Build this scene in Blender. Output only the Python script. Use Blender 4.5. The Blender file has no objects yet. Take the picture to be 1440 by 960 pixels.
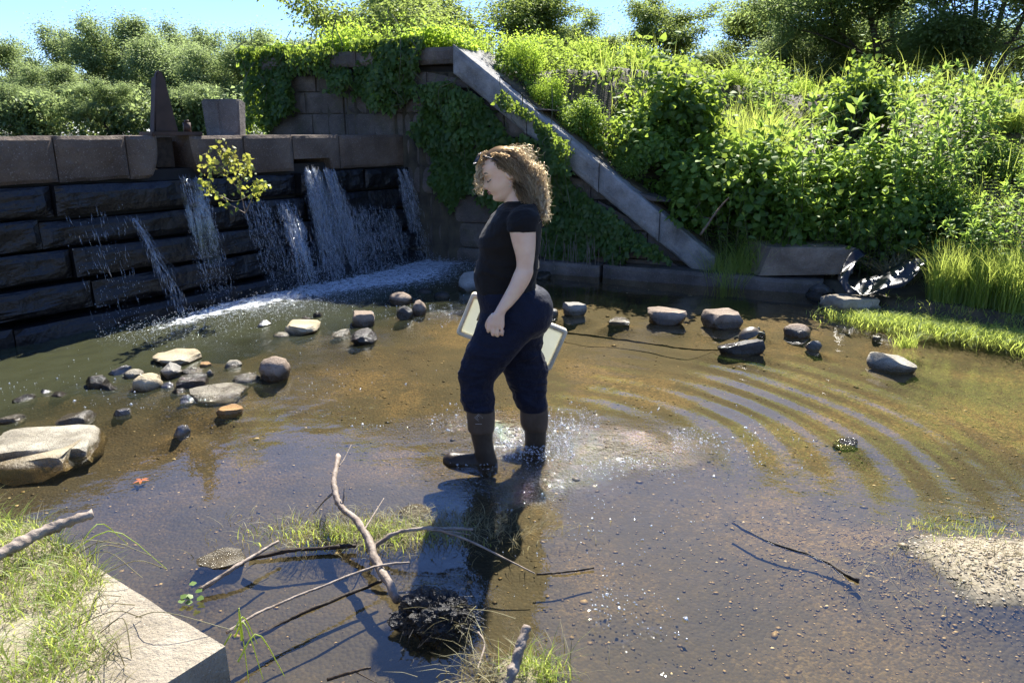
import bpy, bmesh, math, random
import numpy as np
from mathutils import Vector, Matrix
R = math.radians
rng = np.random.default_rng(7)
random.seed(7)
scene = bpy.context.scene
col = scene.collection

# ------------------------------------------------------------------ camera
CAM_H = 1.61
F = 1040.0                      # focal length in photo pixels (1440 wide)
PITCH = math.atan(293.0 / F)
cd = bpy.data.cameras.new('camera')
cam = bpy.data.objects.new('camera', cd)
col.objects.link(cam)
cam.location = (0, 0, CAM_H)
cam.rotation_euler = (math.pi / 2 - PITCH, 0, 0)
cd.sensor_width = 36.0
cd.lens = 36.0 * F / 1440.0
cd.clip_start = 0.05
cd.clip_end = 2000
scene.camera = cam

# ------------------------------------------------------------------ light
SUN_EL, SUN_AZ = 47.0, 12.0     # azimuth measured from +Y towards +X
w = bpy.data.worlds.new('World')
scene.world = w
w.use_nodes = True
nt = w.node_tree
bg = nt.nodes['Background']
sky = nt.nodes.new('ShaderNodeTexSky')
sky.sky_type = 'NISHITA'
sky.sun_disc = False
sky.sun_elevation = R(SUN_EL)
sky.sun_rotation = R(SUN_AZ)
sky.air_density = 1.0
sky.dust_density = 0.0
sky.ozone_density = 4.0
tint = nt.nodes.new('ShaderNodeMix'); tint.data_type = 'RGBA'; tint.blend_type = 'MULTIPLY'; tint.inputs[0].default_value = 1
nt.links.new(sky.outputs[0], tint.inputs[6]); tint.inputs[7].default_value = (.82, .92, 1.26, 1)   # a clearer, bluer air than the model's
nt.links.new(tint.outputs[2], bg.inputs[0])
bg.inputs[1].default_value = 0.071
sd = bpy.data.lights.new('sun', 'SUN')
sd.energy = 5.0
sd.angle = R(0.53)
sd.color = (1.0, 0.955, 0.87)
so = bpy.data.objects.new('sun', sd)
col.objects.link(so)
sv = Vector((math.sin(R(SUN_AZ)) * math.cos(R(SUN_EL)), math.cos(R(SUN_AZ)) * math.cos(R(SUN_EL)), math.sin(R(SUN_EL))))
so.rotation_euler = sv.to_track_quat('Z', 'Y').to_euler()
so.location = sv * 40
scene.view_settings.view_transform = 'Standard'
scene.view_settings.look = 'None'
scene.view_settings.exposure = 1.46
scene.view_settings.gamma = 1.0
scene.render.engine = 'CYCLES'
scene.cycles.use_denoising = True
scene.cycles.max_bounces = 7
scene.cycles.diffuse_bounces = 3
scene.cycles.glossy_bounces = 3
scene.cycles.transmission_bounces = 4
scene.cycles.transparent_max_bounces = 12
scene.cycles.sample_clamp_indirect = 6
scene.cycles.caustics_reflective = False
scene.cycles.caustics_refractive = False

# ------------------------------------------------------------------ helpers
def ray(u, v):
    a = (u - 720.0) / F; b = (v - 480.0) / F
    return a, math.cos(PITCH) - b * math.sin(PITCH), -math.sin(PITCH) - b * math.cos(PITCH)
def atz(u, v, z=0.0):            # where the sight line meets the height z
    x, y, dz = ray(u, v); t = (z - CAM_H) / dz
    return Vector((x * t, y * t, z))
def aty(u, v, Y):                # where it meets the upright plane y = Y
    x, y, dz = ray(u, v); t = Y / y
    return Vector((x * t, Y, CAM_H + dz * t))
def ss(a, b, x):
    t = np.clip((x - a) / (b - a), 0, 1); return t * t * (3 - 2 * t)
def _h(ix, iy, iz, seed):
    n = (ix * 374761393 + iy * 668265263 + iz * 2147483647 + seed * 974634777) & 0xffffffff
    n = ((n ^ (n >> 13)) * 1274126177) & 0xffffffff
    return ((n ^ (n >> 16)) & 0xffff) / 65535.0
def vn(P, s=1.0, seed=0):
    P = np.asarray(P, float) * s
    if P.shape[-1] == 2: P = np.concatenate([P, np.zeros(P.shape[:-1] + (1,))], -1)
    i = np.floor(P).astype(np.int64); f = P - i; f = f * f * (3 - 2 * f)
    r = 0
    for dx in (0, 1):
        for dy in (0, 1):
            for dz in (0, 1):
                wt = (f[..., 0] if dx else 1 - f[..., 0]) * (f[..., 1] if dy else 1 - f[..., 1]) * (f[..., 2] if dz else 1 - f[..., 2])
                r = r + wt * _h(i[..., 0] + dx, i[..., 1] + dy, i[..., 2] + dz, seed)
    return r
def fbm(P, s=1.0, seed=0, o=4):
    r, a, t = 0, 1.0, 0
    for k in range(o):
        r = r + a * vn(P, s * 2.03 ** k, seed + k * 17); t += a; a *= .5
    return r / t
def npmesh(name, V, T, attrs=None, smooth=False):
    V = np.asarray(V, np.float32); T = np.asarray(T, np.int32)
    k = T.shape[1]
    me = bpy.data.meshes.new(name)
    me.vertices.add(len(V)); me.vertices.foreach_set('co', V.ravel())
    me.loops.add(k * len(T)); me.loops.foreach_set('vertex_index', T.ravel())
    me.polygons.add(len(T)); me.polygons.foreach_set('loop_start', np.arange(len(T), dtype=np.int32) * k)
    me.update(calc_edges=True)
    if smooth: me.polygons.foreach_set('use_smooth', np.ones(len(T), bool))
    for an, av in (attrs or {}).items():
        at = me.attributes.new(an, 'FLOAT', 'POINT'); at.data.foreach_set('value', np.asarray(av, np.float32))
    return me
class Bag:                      # collects vertices and triangles of one part
    def __init__(s): s.V, s.T, s.A, s.n = [], [], [], 0
    def add(s, V, T, var=0.5):
        V = np.asarray(V, float).reshape(-1, 3); T = np.asarray(T, int)
        if T.shape[1] == 4: T = np.concatenate([T[:, [0, 1, 2]], T[:, [0, 2, 3]]])
        s.V.append(V); s.T.append(T + s.n); s.n += len(V)
        s.A.append(np.broadcast_to(np.asarray(var, float), (len(V),)).copy())
        return s
    def mesh(s, name, smooth=False):
        return npmesh(name, np.concatenate(s.V), np.concatenate(s.T), {'var': np.concatenate(s.A)}, smooth)
def link(name, me, mat=None, parent=None, loc=None):
    o = bpy.data.objects.new(name, me); col.objects.link(o)
    if mat is not None and me is not None and not me.materials: me.materials.append(mat)
    if parent is not None: o.parent = parent
    if loc is not None: o.location = loc
    return o
def tag(o, label=None, cat=None, group=None, kind=None):
    if label: o['label'] = label
    if cat: o['category'] = cat
    if group: o['group'] = group
    if kind: o['kind'] = kind
    return o
def thing(name, label, cat, loc=(0, 0, 0), group=None):
    return tag(link(name, None, loc=loc), label, cat, group)
def local(V, loc): return np.asarray(V, float) - np.asarray(loc, float)
def dup(o, parent=None):
    c = o.copy(); col.objects.link(c)
    if parent is not None: c.parent = parent
    for ch in o.children: dup(ch, c)
    return c

def frames(P):
    P = np.asarray(P, float); T = np.gradient(P, axis=0); T /= np.linalg.norm(T, axis=1)[:, None] + 1e-9
    up = np.array([0, 0, 1.0]) if abs(T[0, 2]) < .9 else np.array([1.0, 0, 0])
    N = []; n = np.cross(T[0], up)
    for t in T:
        n = n - t * np.dot(n, t); n /= np.linalg.norm(n) + 1e-9; N.append(n)
    N = np.array(N); return T, N, np.cross(T, N)
def tube(P, r, k=6, rough=0, seed=0, cap=True):
    P = np.asarray(P, float); n = len(P); r = np.broadcast_to(np.asarray(r, float), (n,))
    T, N, B = frames(P); a = np.arange(k) * 2 * math.pi / k
    rr = r[:, None] * np.ones(k)
    if rough: rr = rr * (1 + rough * (vn(np.stack([np.arange(n)[:, None] * .7 + 0 * a, 0 * rr + np.cos(a) * 1.5 + seed, 0 * rr + np.sin(a) * 1.5], -1), 1.3, seed) - .5) * 2)
    V = P[:, None] + rr[..., None] * (np.cos(a)[None, :, None] * N[:, None] + np.sin(a)[None, :, None] * B[:, None])
    V = V.reshape(-1, 3); Q = []
    i = np.arange(n - 1)[:, None] * k; j = np.arange(k)[None]; j2 = (j + 1) % k
    Q = np.stack([i + j, i + j2, i + k + j2, i + k + j], -1).reshape(-1, 4)
    T3 = np.concatenate([Q[:, [0, 1, 2]], Q[:, [0, 2, 3]]])
    if cap:
        V = np.concatenate([V, P[:1], P[-1:]]); m = n * k
        c0 = np.stack([np.full(k, m), (np.arange(k) + 1) % k, np.arange(k)], -1)
        c1 = np.stack([np.full(k, m + 1), (n - 1) * k + np.arange(k), (n - 1) * k + (np.arange(k) + 1) % k], -1)
        T3 = np.concatenate([T3, c0, c1])
    return V, T3
def spline(C, n):                # Catmull-Rom through control points
    C = np.asarray(C, float)
    if len(C) == 2: return C[0] + (C[1] - C[0]) * np.linspace(0, 1, n)[:, None]
    E = np.concatenate([[2 * C[0] - C[1]], C, [2 * C[-1] - C[-2]]]); m = len(C) - 1
    t = np.linspace(0, m - 1e-6, n); i = t.astype(int); f = (t - i)[:, None]
    p0, p1, p2, p3 = E[i], E[i + 1], E[i + 2], E[i + 3]
    return .5 * (2 * p1 + (p2 - p0) * f + (2 * p0 - 5 * p1 + 4 * p2 - p3) * f ** 2 + (3 * p1 - p0 - 3 * p2 + p3) * f ** 3)
def unit(V): return V / (np.linalg.norm(V, axis=-1, keepdims=True) + 1e-9)
def rdir(n): return unit(rng.normal(size=(n, 3)))
def leaves(P, D, L, W, var, N=None, shape='six', droop=.35, fold=.25):
    n = len(P); P = np.asarray(P, float); D = unit(np.asarray(D, float))
    L = np.broadcast_to(L, (n,)); W = np.broadcast_to(W, (n,))
    if N is None: N = rdir(n) * .7 + np.array([0, 0, .9])
    S = unit(np.cross(D, N)); U = np.cross(S, D)
    if shape == 'two':
        tab = [(0, 0, 0), (.45, 1, fold), (1, 0, -droop), (.45, -1, fold)]; tr = [(0, 1, 2), (0, 2, 3)]
    else:
        tab = [(0, 0, 0), (.28, .85, fold), (.28, -.85, fold), (.62, .72, fold * .5 - droop * .4), (.62, -.72, fold * .5 - droop * .4), (1, 0, -droop)]
        tr = [(0, 2, 1), (1, 2, 4), (1, 4, 3), (3, 4, 5)]
    V = np.stack([P + D * (L * a)[:, None] + S * (W * .5 * b)[:, None] + U * (W * .5 * c if abs(b) > 0 else L * .5 * c)[:, None] for a, b, c in tab], 1)
    k = len(tab); T = (np.array(tr)[None] + (np.arange(n) * k)[:, None, None]).reshape(-1, 3)
    return V.reshape(-1, 3), T, np.repeat(np.broadcast_to(var, (n,)), k)
def blades(P, H, lean, W, var, seg=3):
    n = len(P); az = rng.uniform(0, 2 * math.pi, n); d = np.stack([np.cos(az), np.sin(az), 0 * az], -1)
    s = np.stack([-np.sin(az), np.cos(az), 0 * az], -1)
    az2 = rng.uniform(0, 6.28, n); s = unit(s + .8 * np.stack([np.cos(az2), np.sin(az2), 0 * az], -1)); 
    V = []
    for k in range(seg + 1):
        t = k / seg; c = P + d * (lean * H * t ** 1.8)[:, None] + np.array([0, 0, 1.0]) * (H * (t - .35 * np.minimum(lean, 1.2) * t ** 3))[:, None]
        ww = (W * (1 - t ** 1.5) * .5)[:, None]
        V += [c - s * ww, c + s * ww] if k < seg else [c]
    V = np.stack(V, 1); k = 2 * seg + 1; tr = []
    for q in range(seg - 1): tr += [(2 * q, 2 * q + 1, 2 * q + 3), (2 * q, 2 * q + 3, 2 * q + 2)]
    tr.append((2 * seg - 2, 2 * seg - 1, 2 * seg))
    T = (np.array(tr)[None] + (np.arange(n) * k)[:, None, None]).reshape(-1, 3)
    return V.reshape(-1, 3), T, np.repeat(var, k)

# ------------------------------------------------------------------ materials
def mat(name):
    m = bpy.data.materials.new(name); m.use_nodes = True; n = m.node_tree
    n.nodes.clear(); o = n.nodes.new('ShaderNodeOutputMaterial'); return m, n, o
def N_(n, t, **kw):
    x = n.nodes.new(t)
    for k, v in kw.items():
        if k in x.inputs: 
            if hasattr(v, 'is_output'): n.links.new(v, x.inputs[k])
            else: x.inputs[k].default_value = v
        else: setattr(x, k, v)
    return x
def ramp(n, fac, stops):
    r = n.nodes.new('ShaderNodeValToRGB'); n.links.new(fac, r.inputs[0]); e = r.color_ramp.elements
    while len(e) < len(stops): e.new(.5)
    for q, (p, c) in zip(e, stops): q.position = p; q.color = (*c, 1)
    return r.outputs[0]
def mixc(n, f, a, b, mode='MIX'):
    x = n.nodes.new('ShaderNodeMix'); x.data_type = 'RGBA'; x.blend_type = mode
    for s, v in ((0, f), (6, a), (7, b)):
        if hasattr(v, 'is_output'): n.links.new(v, x.inputs[s])
        else: x.inputs[s].default_value = v if s == 0 else (*v, 1)
    return x.outputs[2]
def mth(n, op, a, b=0.0, c=0.0):
    x = n.nodes.new('ShaderNodeMath'); x.operation = op
    for s, v in ((0, a), (1, b), (2, c)):
        if hasattr(v, 'is_output'): n.links.new(v, x.inputs[s])
        else: x.inputs[s].default_value = v
    return x.outputs[0]
def mrange(n, v, a, b, c, d):
    x = n.nodes.new('ShaderNodeMapRange'); n.links.new(v, x.inputs[0])
    for k, q in zip((1, 2, 3, 4), (a, b, c, d)): x.inputs[k].default_value = q
    return x.outputs[0]
def attr(n, name):
    a = n.nodes.new('ShaderNodeAttribute'); a.attribute_name = name; return a.outputs['Fac']
def coord(n, kind='Object'):
    return n.nodes.new('ShaderNodeTexCoord').outputs[kind]
def noise(n, vec, scale, det=4, rough=.55):
    x = N_(n, 'ShaderNodeTexNoise', Scale=scale, Detail=det, Roughness=rough); n.links.new(vec, x.inputs['Vector']); return x.outputs[0]
def geopos(n): return n.nodes.new('ShaderNodeNewGeometry').outputs['Position']
def bump(n, h, strength=.4, dist=.01):
    return N_(n, 'ShaderNodeBump', Height=h, Strength=strength, Distance=dist).outputs[0]

def leaf_mat(name, dark, mid, light, trans=.5, yellow=(.35, .42, .05), gloss=.12):
    m, n, o = mat(name)
    v = attr(n, 'var')
    c = ramp(n, v, [(0, dark), (.5, mid), (1, light)])
    nz = noise(n, geopos(n), 1.3, 2)
    c = mixc(n, mrange(n, nz, .45, .75, 0, .45), c, light)
    c2 = mixc(n, .72, c, yellow)
    d = N_(n, 'ShaderNodeBsdfDiffuse', Color=c)
    t = N_(n, 'ShaderNodeBsdfTranslucent', Color=c2)
    g = N_(n, 'ShaderNodeBsdfGlossy', Roughness=.5); g.inputs[0].default_value = (.7, .75, .6, 1)
    m1 = n.nodes.new('ShaderNodeMixShader'); m1.inputs[0].default_value = trans
    n.links.new(d.outputs[0], m1.inputs[1]); n.links.new(t.outputs[0], m1.inputs[2])
    m2 = n.nodes.new('ShaderNodeMixShader'); m2.inputs[0].default_value = gloss * .22
    n.links.new(m1.outputs[0], m2.inputs[1]); n.links.new(g.outputs[0], m2.inputs[2])
    n.links.new(m2.outputs[0], o.inputs[0]); return m
def simple_mat(name, c1, c2, scale=8, rough=.6, bstr=.3, bscale=40, metal=0, spec=.5, dist=.004, coat=0):
    m, n, o = mat(name); co = coord(n)
    nz = noise(n, co, scale, 5)
    c = ramp(n, nz, [(.3, c1), (.7, c2)])
    p = N_(n, 'ShaderNodeBsdfPrincipled', Roughness=rough, Metallic=metal)
    n.links.new(c, p.inputs['Base Color']); p.inputs['Specular IOR Level'].default_value = spec
    p.inputs['Coat Weight'].default_value = coat; p.inputs['Coat Roughness'].default_value = .08
    if bstr: n.links.new(bump(n, noise(n, co, bscale, 5), bstr, dist), p.inputs['Normal'])
    n.links.new(p.outputs[0], o.inputs[0]); return m
def stone_mat(name, a, b, c, rough=.85, scale=3.0, speck=.5, wet_shade_line=None, spec=.3, moss=0.0):
    """stone: large tone patches, mineral specks, pits; darker and shiny below a line, part wetness, part painted shade on rock sides"""
    m, n, o = mat(name); co = coord(n)
    n1 = noise(n, co, scale, 6, .6)
    base = ramp(n, n1, [(.28, a), (.52, b), (.75, c)])
    n2 = noise(n, co, scale * 26, 3, .7)
    base = mixc(n, mrange(n, n2, .58, .66, 0, speck), base, (.02, .018, .015))
    n3 = noise(n, co, scale * 38, 2, .7)
    base = mixc(n, mrange(n, n3, .62, .7, 0, speck), base, (.62, .58, .5))
    if moss:
        n4 = noise(n, geopos(n), 5, 5, .6)
        base = mixc(n, mrange(n, n4, .5, .68, 0, moss), base, (.07, .075, .02))
    p = N_(n, 'ShaderNodeBsdfPrincipled'); p.inputs['Specular IOR Level'].default_value = spec
    if wet_shade_line is not None:
        z = n.nodes.new('ShaderNodeSeparateXYZ'); n.links.new(geopos(n), z.inputs[0])
        zz = mth(n, 'ADD', z.outputs[2], mrange(n, noise(n, geopos(n), 9, 3), 0, 1, -.03, .03))
        wt = mrange(n, zz, wet_shade_line - .015, wet_shade_line + .03, 1, 0)  # real wet band, set higher on rocks to paint shade into their sides
        base = mixc(n, wt, base, mixc(n, 1.0, base, (.28, .25, .2), 'MULTIPLY'))
        n.links.new(mrange(n, wt, 0, 1, rough, .12), p.inputs['Roughness'])
    else: p.inputs['Roughness'].default_value = rough
    n.links.new(base, p.inputs['Base Color'])
    h = mth(n, 'ADD', noise(n, co, scale * 5, 8, .65), mth(n, 'MULTIPLY', noise(n, co, scale * 22, 4, .7), .35))
    n.links.new(bump(n, h, .7, .03), p.inputs['Normal'])
    n.links.new(p.outputs[0], o.inputs[0]); return m

M = {}
M['rock_grey'] = stone_mat('grey_rock', (.15, .14, .12), (.3, .28, .235), (.46, .43, .37), wet_shade_line=.04)
M['rock_tan'] = stone_mat('tan_rock', (.28, .225, .13), (.46, .38, .24), (.6, .52, .36), wet_shade_line=.02, speck=.15)
M['rock_brown'] = stone_mat('brown_rock', (.13, .095, .065), (.28, .21, .15), (.45, .37, .28), wet_shade_line=.05)
M['rock_dark'] = stone_mat('dark_rock', (.04, .035, .03), (.11, .098, .083), (.24, .215, .175), wet_shade_line=.07, speck=.3)
M['rock_speck'] = stone_mat('speckled_rock', (.18, .155, .105), (.4, .36, .27), (.6, .55, .42), wet_shade_line=.025, speck=.9, scale=5)
M['rock_orange'] = stone_mat('orange_rock', (.2, .1, .03), (.35, .2, .07), (.4, .3, .2), wet_shade_line=.0, speck=.2)
M['rock_wet'] = simple_mat('wet_rock', (.05, .045, .04), (.16, .15, .14), 9, .1, .9, 25, dist=.02, spec=.8)
M['cap'] = stone_mat('dry_granite', (.075, .052, .036), (.135, .097, .068), (.2, .15, .108), scale=2.2, speck=.35)
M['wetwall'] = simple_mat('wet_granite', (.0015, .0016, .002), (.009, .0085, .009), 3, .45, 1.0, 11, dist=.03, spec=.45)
M['abut'] = stone_mat('abutment_granite', (.06, .05, .042), (.12, .098, .08), (.22, .18, .145), scale=2.6, speck=.3, moss=.25)
M['coping'] = stone_mat('coping_granite', (.1, .094, .085), (.26, .25, .23), (.42, .405, .38), scale=3, speck=.4)
M['ledge'] = stone_mat('ledge_granite', (.2, .165, .115), (.34, .29, .21), (.46, .4, .3), scale=4, speck=.35, wet_shade_line=.03)
M['slab'] = stone_mat('slab_granite', (.12, .09, .062), (.26, .2, .145), (.44, .37, .28), scale=3, speck=.35, wet_shade_line=.03)
M['iron'] = simple_mat('rusty_iron', (.03, .017, .011), (.08, .045, .03), 6, .55, .5, 35, metal=.35)
M['post'] = stone_mat('post_stone', (.09, .08, .072), (.16, .145, .13), (.24, .22, .2), scale=3)
M['core'] = simple_mat('wall_core', (.015, .013, .011), (.03, .026, .022), 4, .9, .3)
M['bark'] = simple_mat('bark', (.04, .03, .02), (.11, .085, .06), 12, .85, .8, 50, dist=.01)
M['drift'] = simple_mat('driftwood', (.14, .1, .07), (.36, .29, .22), 22, .7, .8, 60, dist=.006)
M['driftdark'] = simple_mat('wet_stick', (.018, .012, .008), (.05, .034, .022), 22, .6, .6, 60, dist=.004, spec=.2)
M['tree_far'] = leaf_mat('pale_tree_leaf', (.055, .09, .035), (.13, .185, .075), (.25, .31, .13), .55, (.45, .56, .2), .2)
M['tree_mid'] = leaf_mat('tree_leaf', (.04, .075, .025), (.1, .155, .045), (.19, .25, .08), .55, (.45, .55, .12), .2)
M['tree_dark'] = leaf_mat('dark_tree_leaf', (.035, .06, .025), (.075, .12, .045), (.13, .19, .07), .58, (.46, .58, .18), .15)
M['bush'] = leaf_mat('bush_leaf', (.03, .065, .012), (.075, .15, .025), (.16, .25, .04), .52, (.52, .68, .1), .16)
M['yellow'] = leaf_mat('yellow_green_leaf', (.07, .11, .015), (.16, .25, .04), (.28, .36, .06), .6, (.66, .86, .1), .12)
M['herb'] = leaf_mat('herb_leaf', (.03, .075, .012), (.075, .15, .03), (.16, .26, .05), .52, (.52, .7, .12), .22)
M['vine'] = leaf_mat('vine_leaf', (.022, .05, .014), (.055, .11, .026), (.12, .2, .05), .5, (.5, .65, .08), .15)
M['under'] = leaf_mat('undergrowth_leaf', (.028, .05, .012), (.1, .16, .03), (.24, .28, .05), .5, (.56, .72, .12), .15)
M['grass'] = leaf_mat('grass_blade', (.05, .09, .015), (.15, .24, .045), (.32, .37, .09), .55, (.75, .85, .16), .2)
M['straw'] = leaf_mat('dry_grass_blade', (.12, .1, .05), (.24, .2, .1), (.36, .32, .18), .35, (.4, .35, .18), .15)
M['sapling'] = leaf_mat('sapling_leaf', (.24, .09, .04), (.2, .2, .05), (.14, .24, .04), .55, (.5, .5, .08), .3)
M['stem'] = simple_mat('green_stem', (.05, .06, .02), (.1, .1, .04), 20, .6, 0)
# ------------------------------------------------------------------ ground and water
G = [
 ((203, 488, 270, 514), 'flat', 'rock_tan', 'flat pale slab at the back of the rock pile, highest of the pile'),
 ((232, 497, 271, 512), 'round', 'rock_tan', 'smooth oval tan stone leaning on the pale slab of the rock pile'),
 ((215, 503, 250, 533), 'angular', 'rock_grey', 'grey speckled pointed stone in the middle of the rock pile'),
 ((181, 517, 221, 549), 'round', 'rock_tan', 'smooth yellowish dome-shaped stone at the front left of the rock pile'),
 ((112, 521, 146, 546), 'angular', 'rock_dark', 'dark two-humped stone left of the rock pile at the pool edge'),
 ((148, 510, 176, 528), 'angular', 'rock_wet', 'wet silvery stone in the pool between the two-humped stone and the pile'),
 ((168, 515, 196, 532), 'round', 'rock_speck', 'greenish grey stone behind the yellowish dome-shaped stone'),
 ((247, 511, 273, 526), 'angular', 'rock_grey', 'small grey stone right of the speckled pointed stone in the pile'),
 ((239, 523, 286, 546), 'block', 'rock_dark', 'dark mossy block at the right of the rock pile'),
 ((250, 537, 330, 564), 'flat', 'rock_speck', 'wide flat speckled stone at the front right of the rock pile'),
 ((283, 516, 299, 529), 'round', 'rock_grey', 'small round wet stone right of the rock pile'),
 ((312, 503, 336, 518), 'angular', 'rock_speck', 'small whitish chipped stone in the riffle between pile and boulder'),
 ((278, 507, 296, 516), 'flat', 'rock_orange', 'small orange stone just behind the rock pile'),
 ((321, 520, 360, 538), 'round', 'rock_grey', 'low rounded grey stone touching the big round boulder'),
 ((358, 491, 403, 535), 'round', 'rock_brown', 'big round brown boulder standing alone in the riffle'),
 ((300, 566, 336, 583), 'flat', 'rock_orange', 'half sunk orange and grey stone in front of the flat speckled stone'),
 ((238, 592, 262, 612), 'angular', 'rock_wet', 'glittering wet stone breaking the water below the rock pile'),
 ((68, 571, 118, 598), 'wedge', 'rock_grey', 'grey angular stone behind the big flat rock at the left edge'),
 ((-60, 592, 117, 650), 'block', 'rock_speck', 'big pitted pale rock cut by the left edge of the picture'),
 ((-70, 600, 84, 662), 'wedge', 'rock_tan', 'smooth tan rock leaning against the big pitted rock at the left edge'),
 ((-12, 578, 22, 596), 'angular', 'rock_grey', 'small rough stone at the left edge behind the big pitted rock'),
 ((8, 549, 41, 566), 'angular', 'rock_dark', 'small dark stone near the left edge at the pool outflow'),
 ((46, 544, 68, 554), 'round', 'rock_wet', 'tiny wet stone, left one of the two at the pool outflow'),
 ((66, 547, 92, 558), 'round', 'rock_dark', 'tiny dark stone, right one of the two at the pool outflow'),
 ((133, 536, 160, 550), 'angular', 'rock_dark', 'small black stone just below the two-humped stone'),
 ((221, 534, 241, 546), 'round', 'rock_wet', 'small wet round stone at the foot of the yellowish dome-shaped stone'),
 ((236, 541, 256, 553), 'angular', 'rock_dark', 'small black stone in front of the dark mossy block'),
 ((248, 553, 270, 568), 'round', 'rock_wet', 'small shining stone at the near tip of the flat speckled stone'),
 ((154, 569, 180, 584), 'angular', 'rock_wet', 'low wet stone in the riffle nearer than the rock pile'),
 ((391, 447, 443, 471), 'flat', 'rock_tan', 'flat triangular tan stone in the middle of the stream'),
 ((380, 464, 405, 474), 'round', 'rock_speck', 'small pale stone at the near left of the triangular tan stone'),
 ((421, 441, 437, 451), 'angular', 'rock_dark', 'small dark stone behind the triangular tan stone'),
 ((438, 436, 451, 446), 'round', 'rock_dark', 'tiny black stone, farthest behind the triangular tan stone'),
 ((357, 447, 378, 460), 'angular', 'rock_wet', 'small wet stone left of the triangular tan stone'),
 ((490, 432, 526, 459), 'block', 'rock_brown', 'brown squared stone behind the black angular stone'),
 ((488, 457, 527, 485), 'angular', 'rock_dark', 'black angular stone in front of the brown squared stone'),
 ((465, 460, 491, 474), 'angular', 'rock_speck', 'low wet pale stone left of the black angular stone'),
 ((545, 405, 578, 429), 'round', 'rock_brown', 'rounded brown stone, farthest of the three touching ones near the foam'),
 ((557, 424, 581, 449), 'angular', 'rock_dark', 'pointed dark stone, nearest of the three touching ones near the foam'),
 ((577, 417, 599, 443), 'round', 'rock_brown', 'egg-shaped dark stone, right of the three touching ones near the foam'),
 ((609, 406, 632, 420), 'round', 'rock_dark', 'dark shaded round stone in the water left of the woman, right one of two'),
 ((583, 402, 608, 412), 'round', 'rock_dark', 'dark shaded round stone in the water left of the woman, left one of two'),
 ((640, 374, 700, 410), 'angular', 'rock_grey', 'large shaded grey rock behind the woman at her waist'),
 ((752, 378, 776, 392), 'angular', 'rock_dark', 'shaded stone at the wall foot just behind the woman'),
 ((792, 420, 826, 443), 'block', 'rock_grey', 'grey rounded cube of stone right of the woman'),
 ((764, 430, 786, 444), 'round', 'rock_grey', 'small stone peeping out behind the woman at her hip'),
 ((914, 427, 968, 456), 'flat', 'rock_brown', 'flat pitted brown stone between the grey cube and the mossy block'),
 ((994, 429, 1047, 461), 'block', 'rock_brown', 'squarish mossy stone left of the flat block at the bank'),
 ((1013, 470, 1078, 497), 'wedge', 'rock_dark', 'dark wedge-shaped stone that carries the turtle', .45),
 ((1108, 449, 1147, 474), 'round', 'rock_brown', 'rounded two-tone stone right of the turtle'),
 ((1136, 474, 1157, 491), 'round', 'rock_grey', 'small grey stone in front of the rounded two-tone stone'),
 ((1236, 486, 1294, 524), 'angular', 'rock_speck', 'pointed pale stone with a wet black foot near the grassy shore'),
 ((1177, 611, 1214, 627), 'angular', 'rock_dark', 'small dark wet stone inside the wide ripples on the right'),
 ((268, 766, 340, 798), 'angular', 'rock_speck', 'mottled pale stone with a dark hollow near the front ledge'),
 ((856, 446, 888, 455), 'flat', 'rock_speck', 'nearly drowned pale stone right of the grey cube'),
 ((1228, 470, 1242, 477), 'flat', 'rock_speck', 'tiny pale stone behind the pointed pale stone'),
 ((556, 704, 606, 728), 'round', 'rock_speck', 'rounded stone at the back of the grassy islet'),
 ((1066, 462, 1080, 472), 'round', 'rock_dark', 'tiny dark stone touching the right end of the turtle rock'),
 ((143, 700, 186, 718), 'round', 'rock_wet', 'tiny wet stone left of the front sticks'),
]
ROCKS = []
for g_ in G[:-1]:
    (u0, v0, u1, v1) = g_[0]; c = atz((u0 + u1) / 2, v1, 0); wd = (u1 - u0) / F * (c.y * math.cos(PITCH) + CAM_H * math.sin(PITCH))
    ROCKS.append((c.x, c.y + wd * .3, wd))
LA = np.array([-1.13, 9.69]); LE = np.array([.917, -.399]); LN = np.array([.399, .917])   # abutment line
W0 = np.array([-3.91, 5.41]); DD = np.array([.546, .838]); DM = np.array([.838, -.546])   # dam line, its outward normal
SHORE = np.array([(-1.13, 9.69), (3.14, 7.83), (3.4, 6.72), (4.25, 5.95), (5.6, 5.2), (8, 4.3), (14, 3.2), (60, 0)])
LC = np.array([-.68, 1.53]); I1 = np.array([-.564, -.826]); I2 = np.array([-.87, .5]); F1 = np.array([-.826, .564])
def zw(s): return np.where(s < .49, 2.63, 2.63 - (s - .49) * .726)
def shore_d(x, y):
    d = np.full(x.shape, 1e9); sg = np.ones(x.shape)
    for a, b in zip(SHORE[:-1], SHORE[1:]):
        e = b - a; L2 = e @ e
        t = np.clip(((x - a[0]) * e[0] + (y - a[1]) * e[1]) / L2, 0, 1)
        dx, dy = x - a[0] - t * e[0], y - a[1] - t * e[1]; q = np.hypot(dx, dy)
        c = e[0] * (y - a[1]) - e[1] * (x - a[0])
        m = q < d; d = np.where(m, q, d); sg = np.where(m, np.sign(c), sg)
    return d * sg
BAR = atz(1480, 790)
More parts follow.
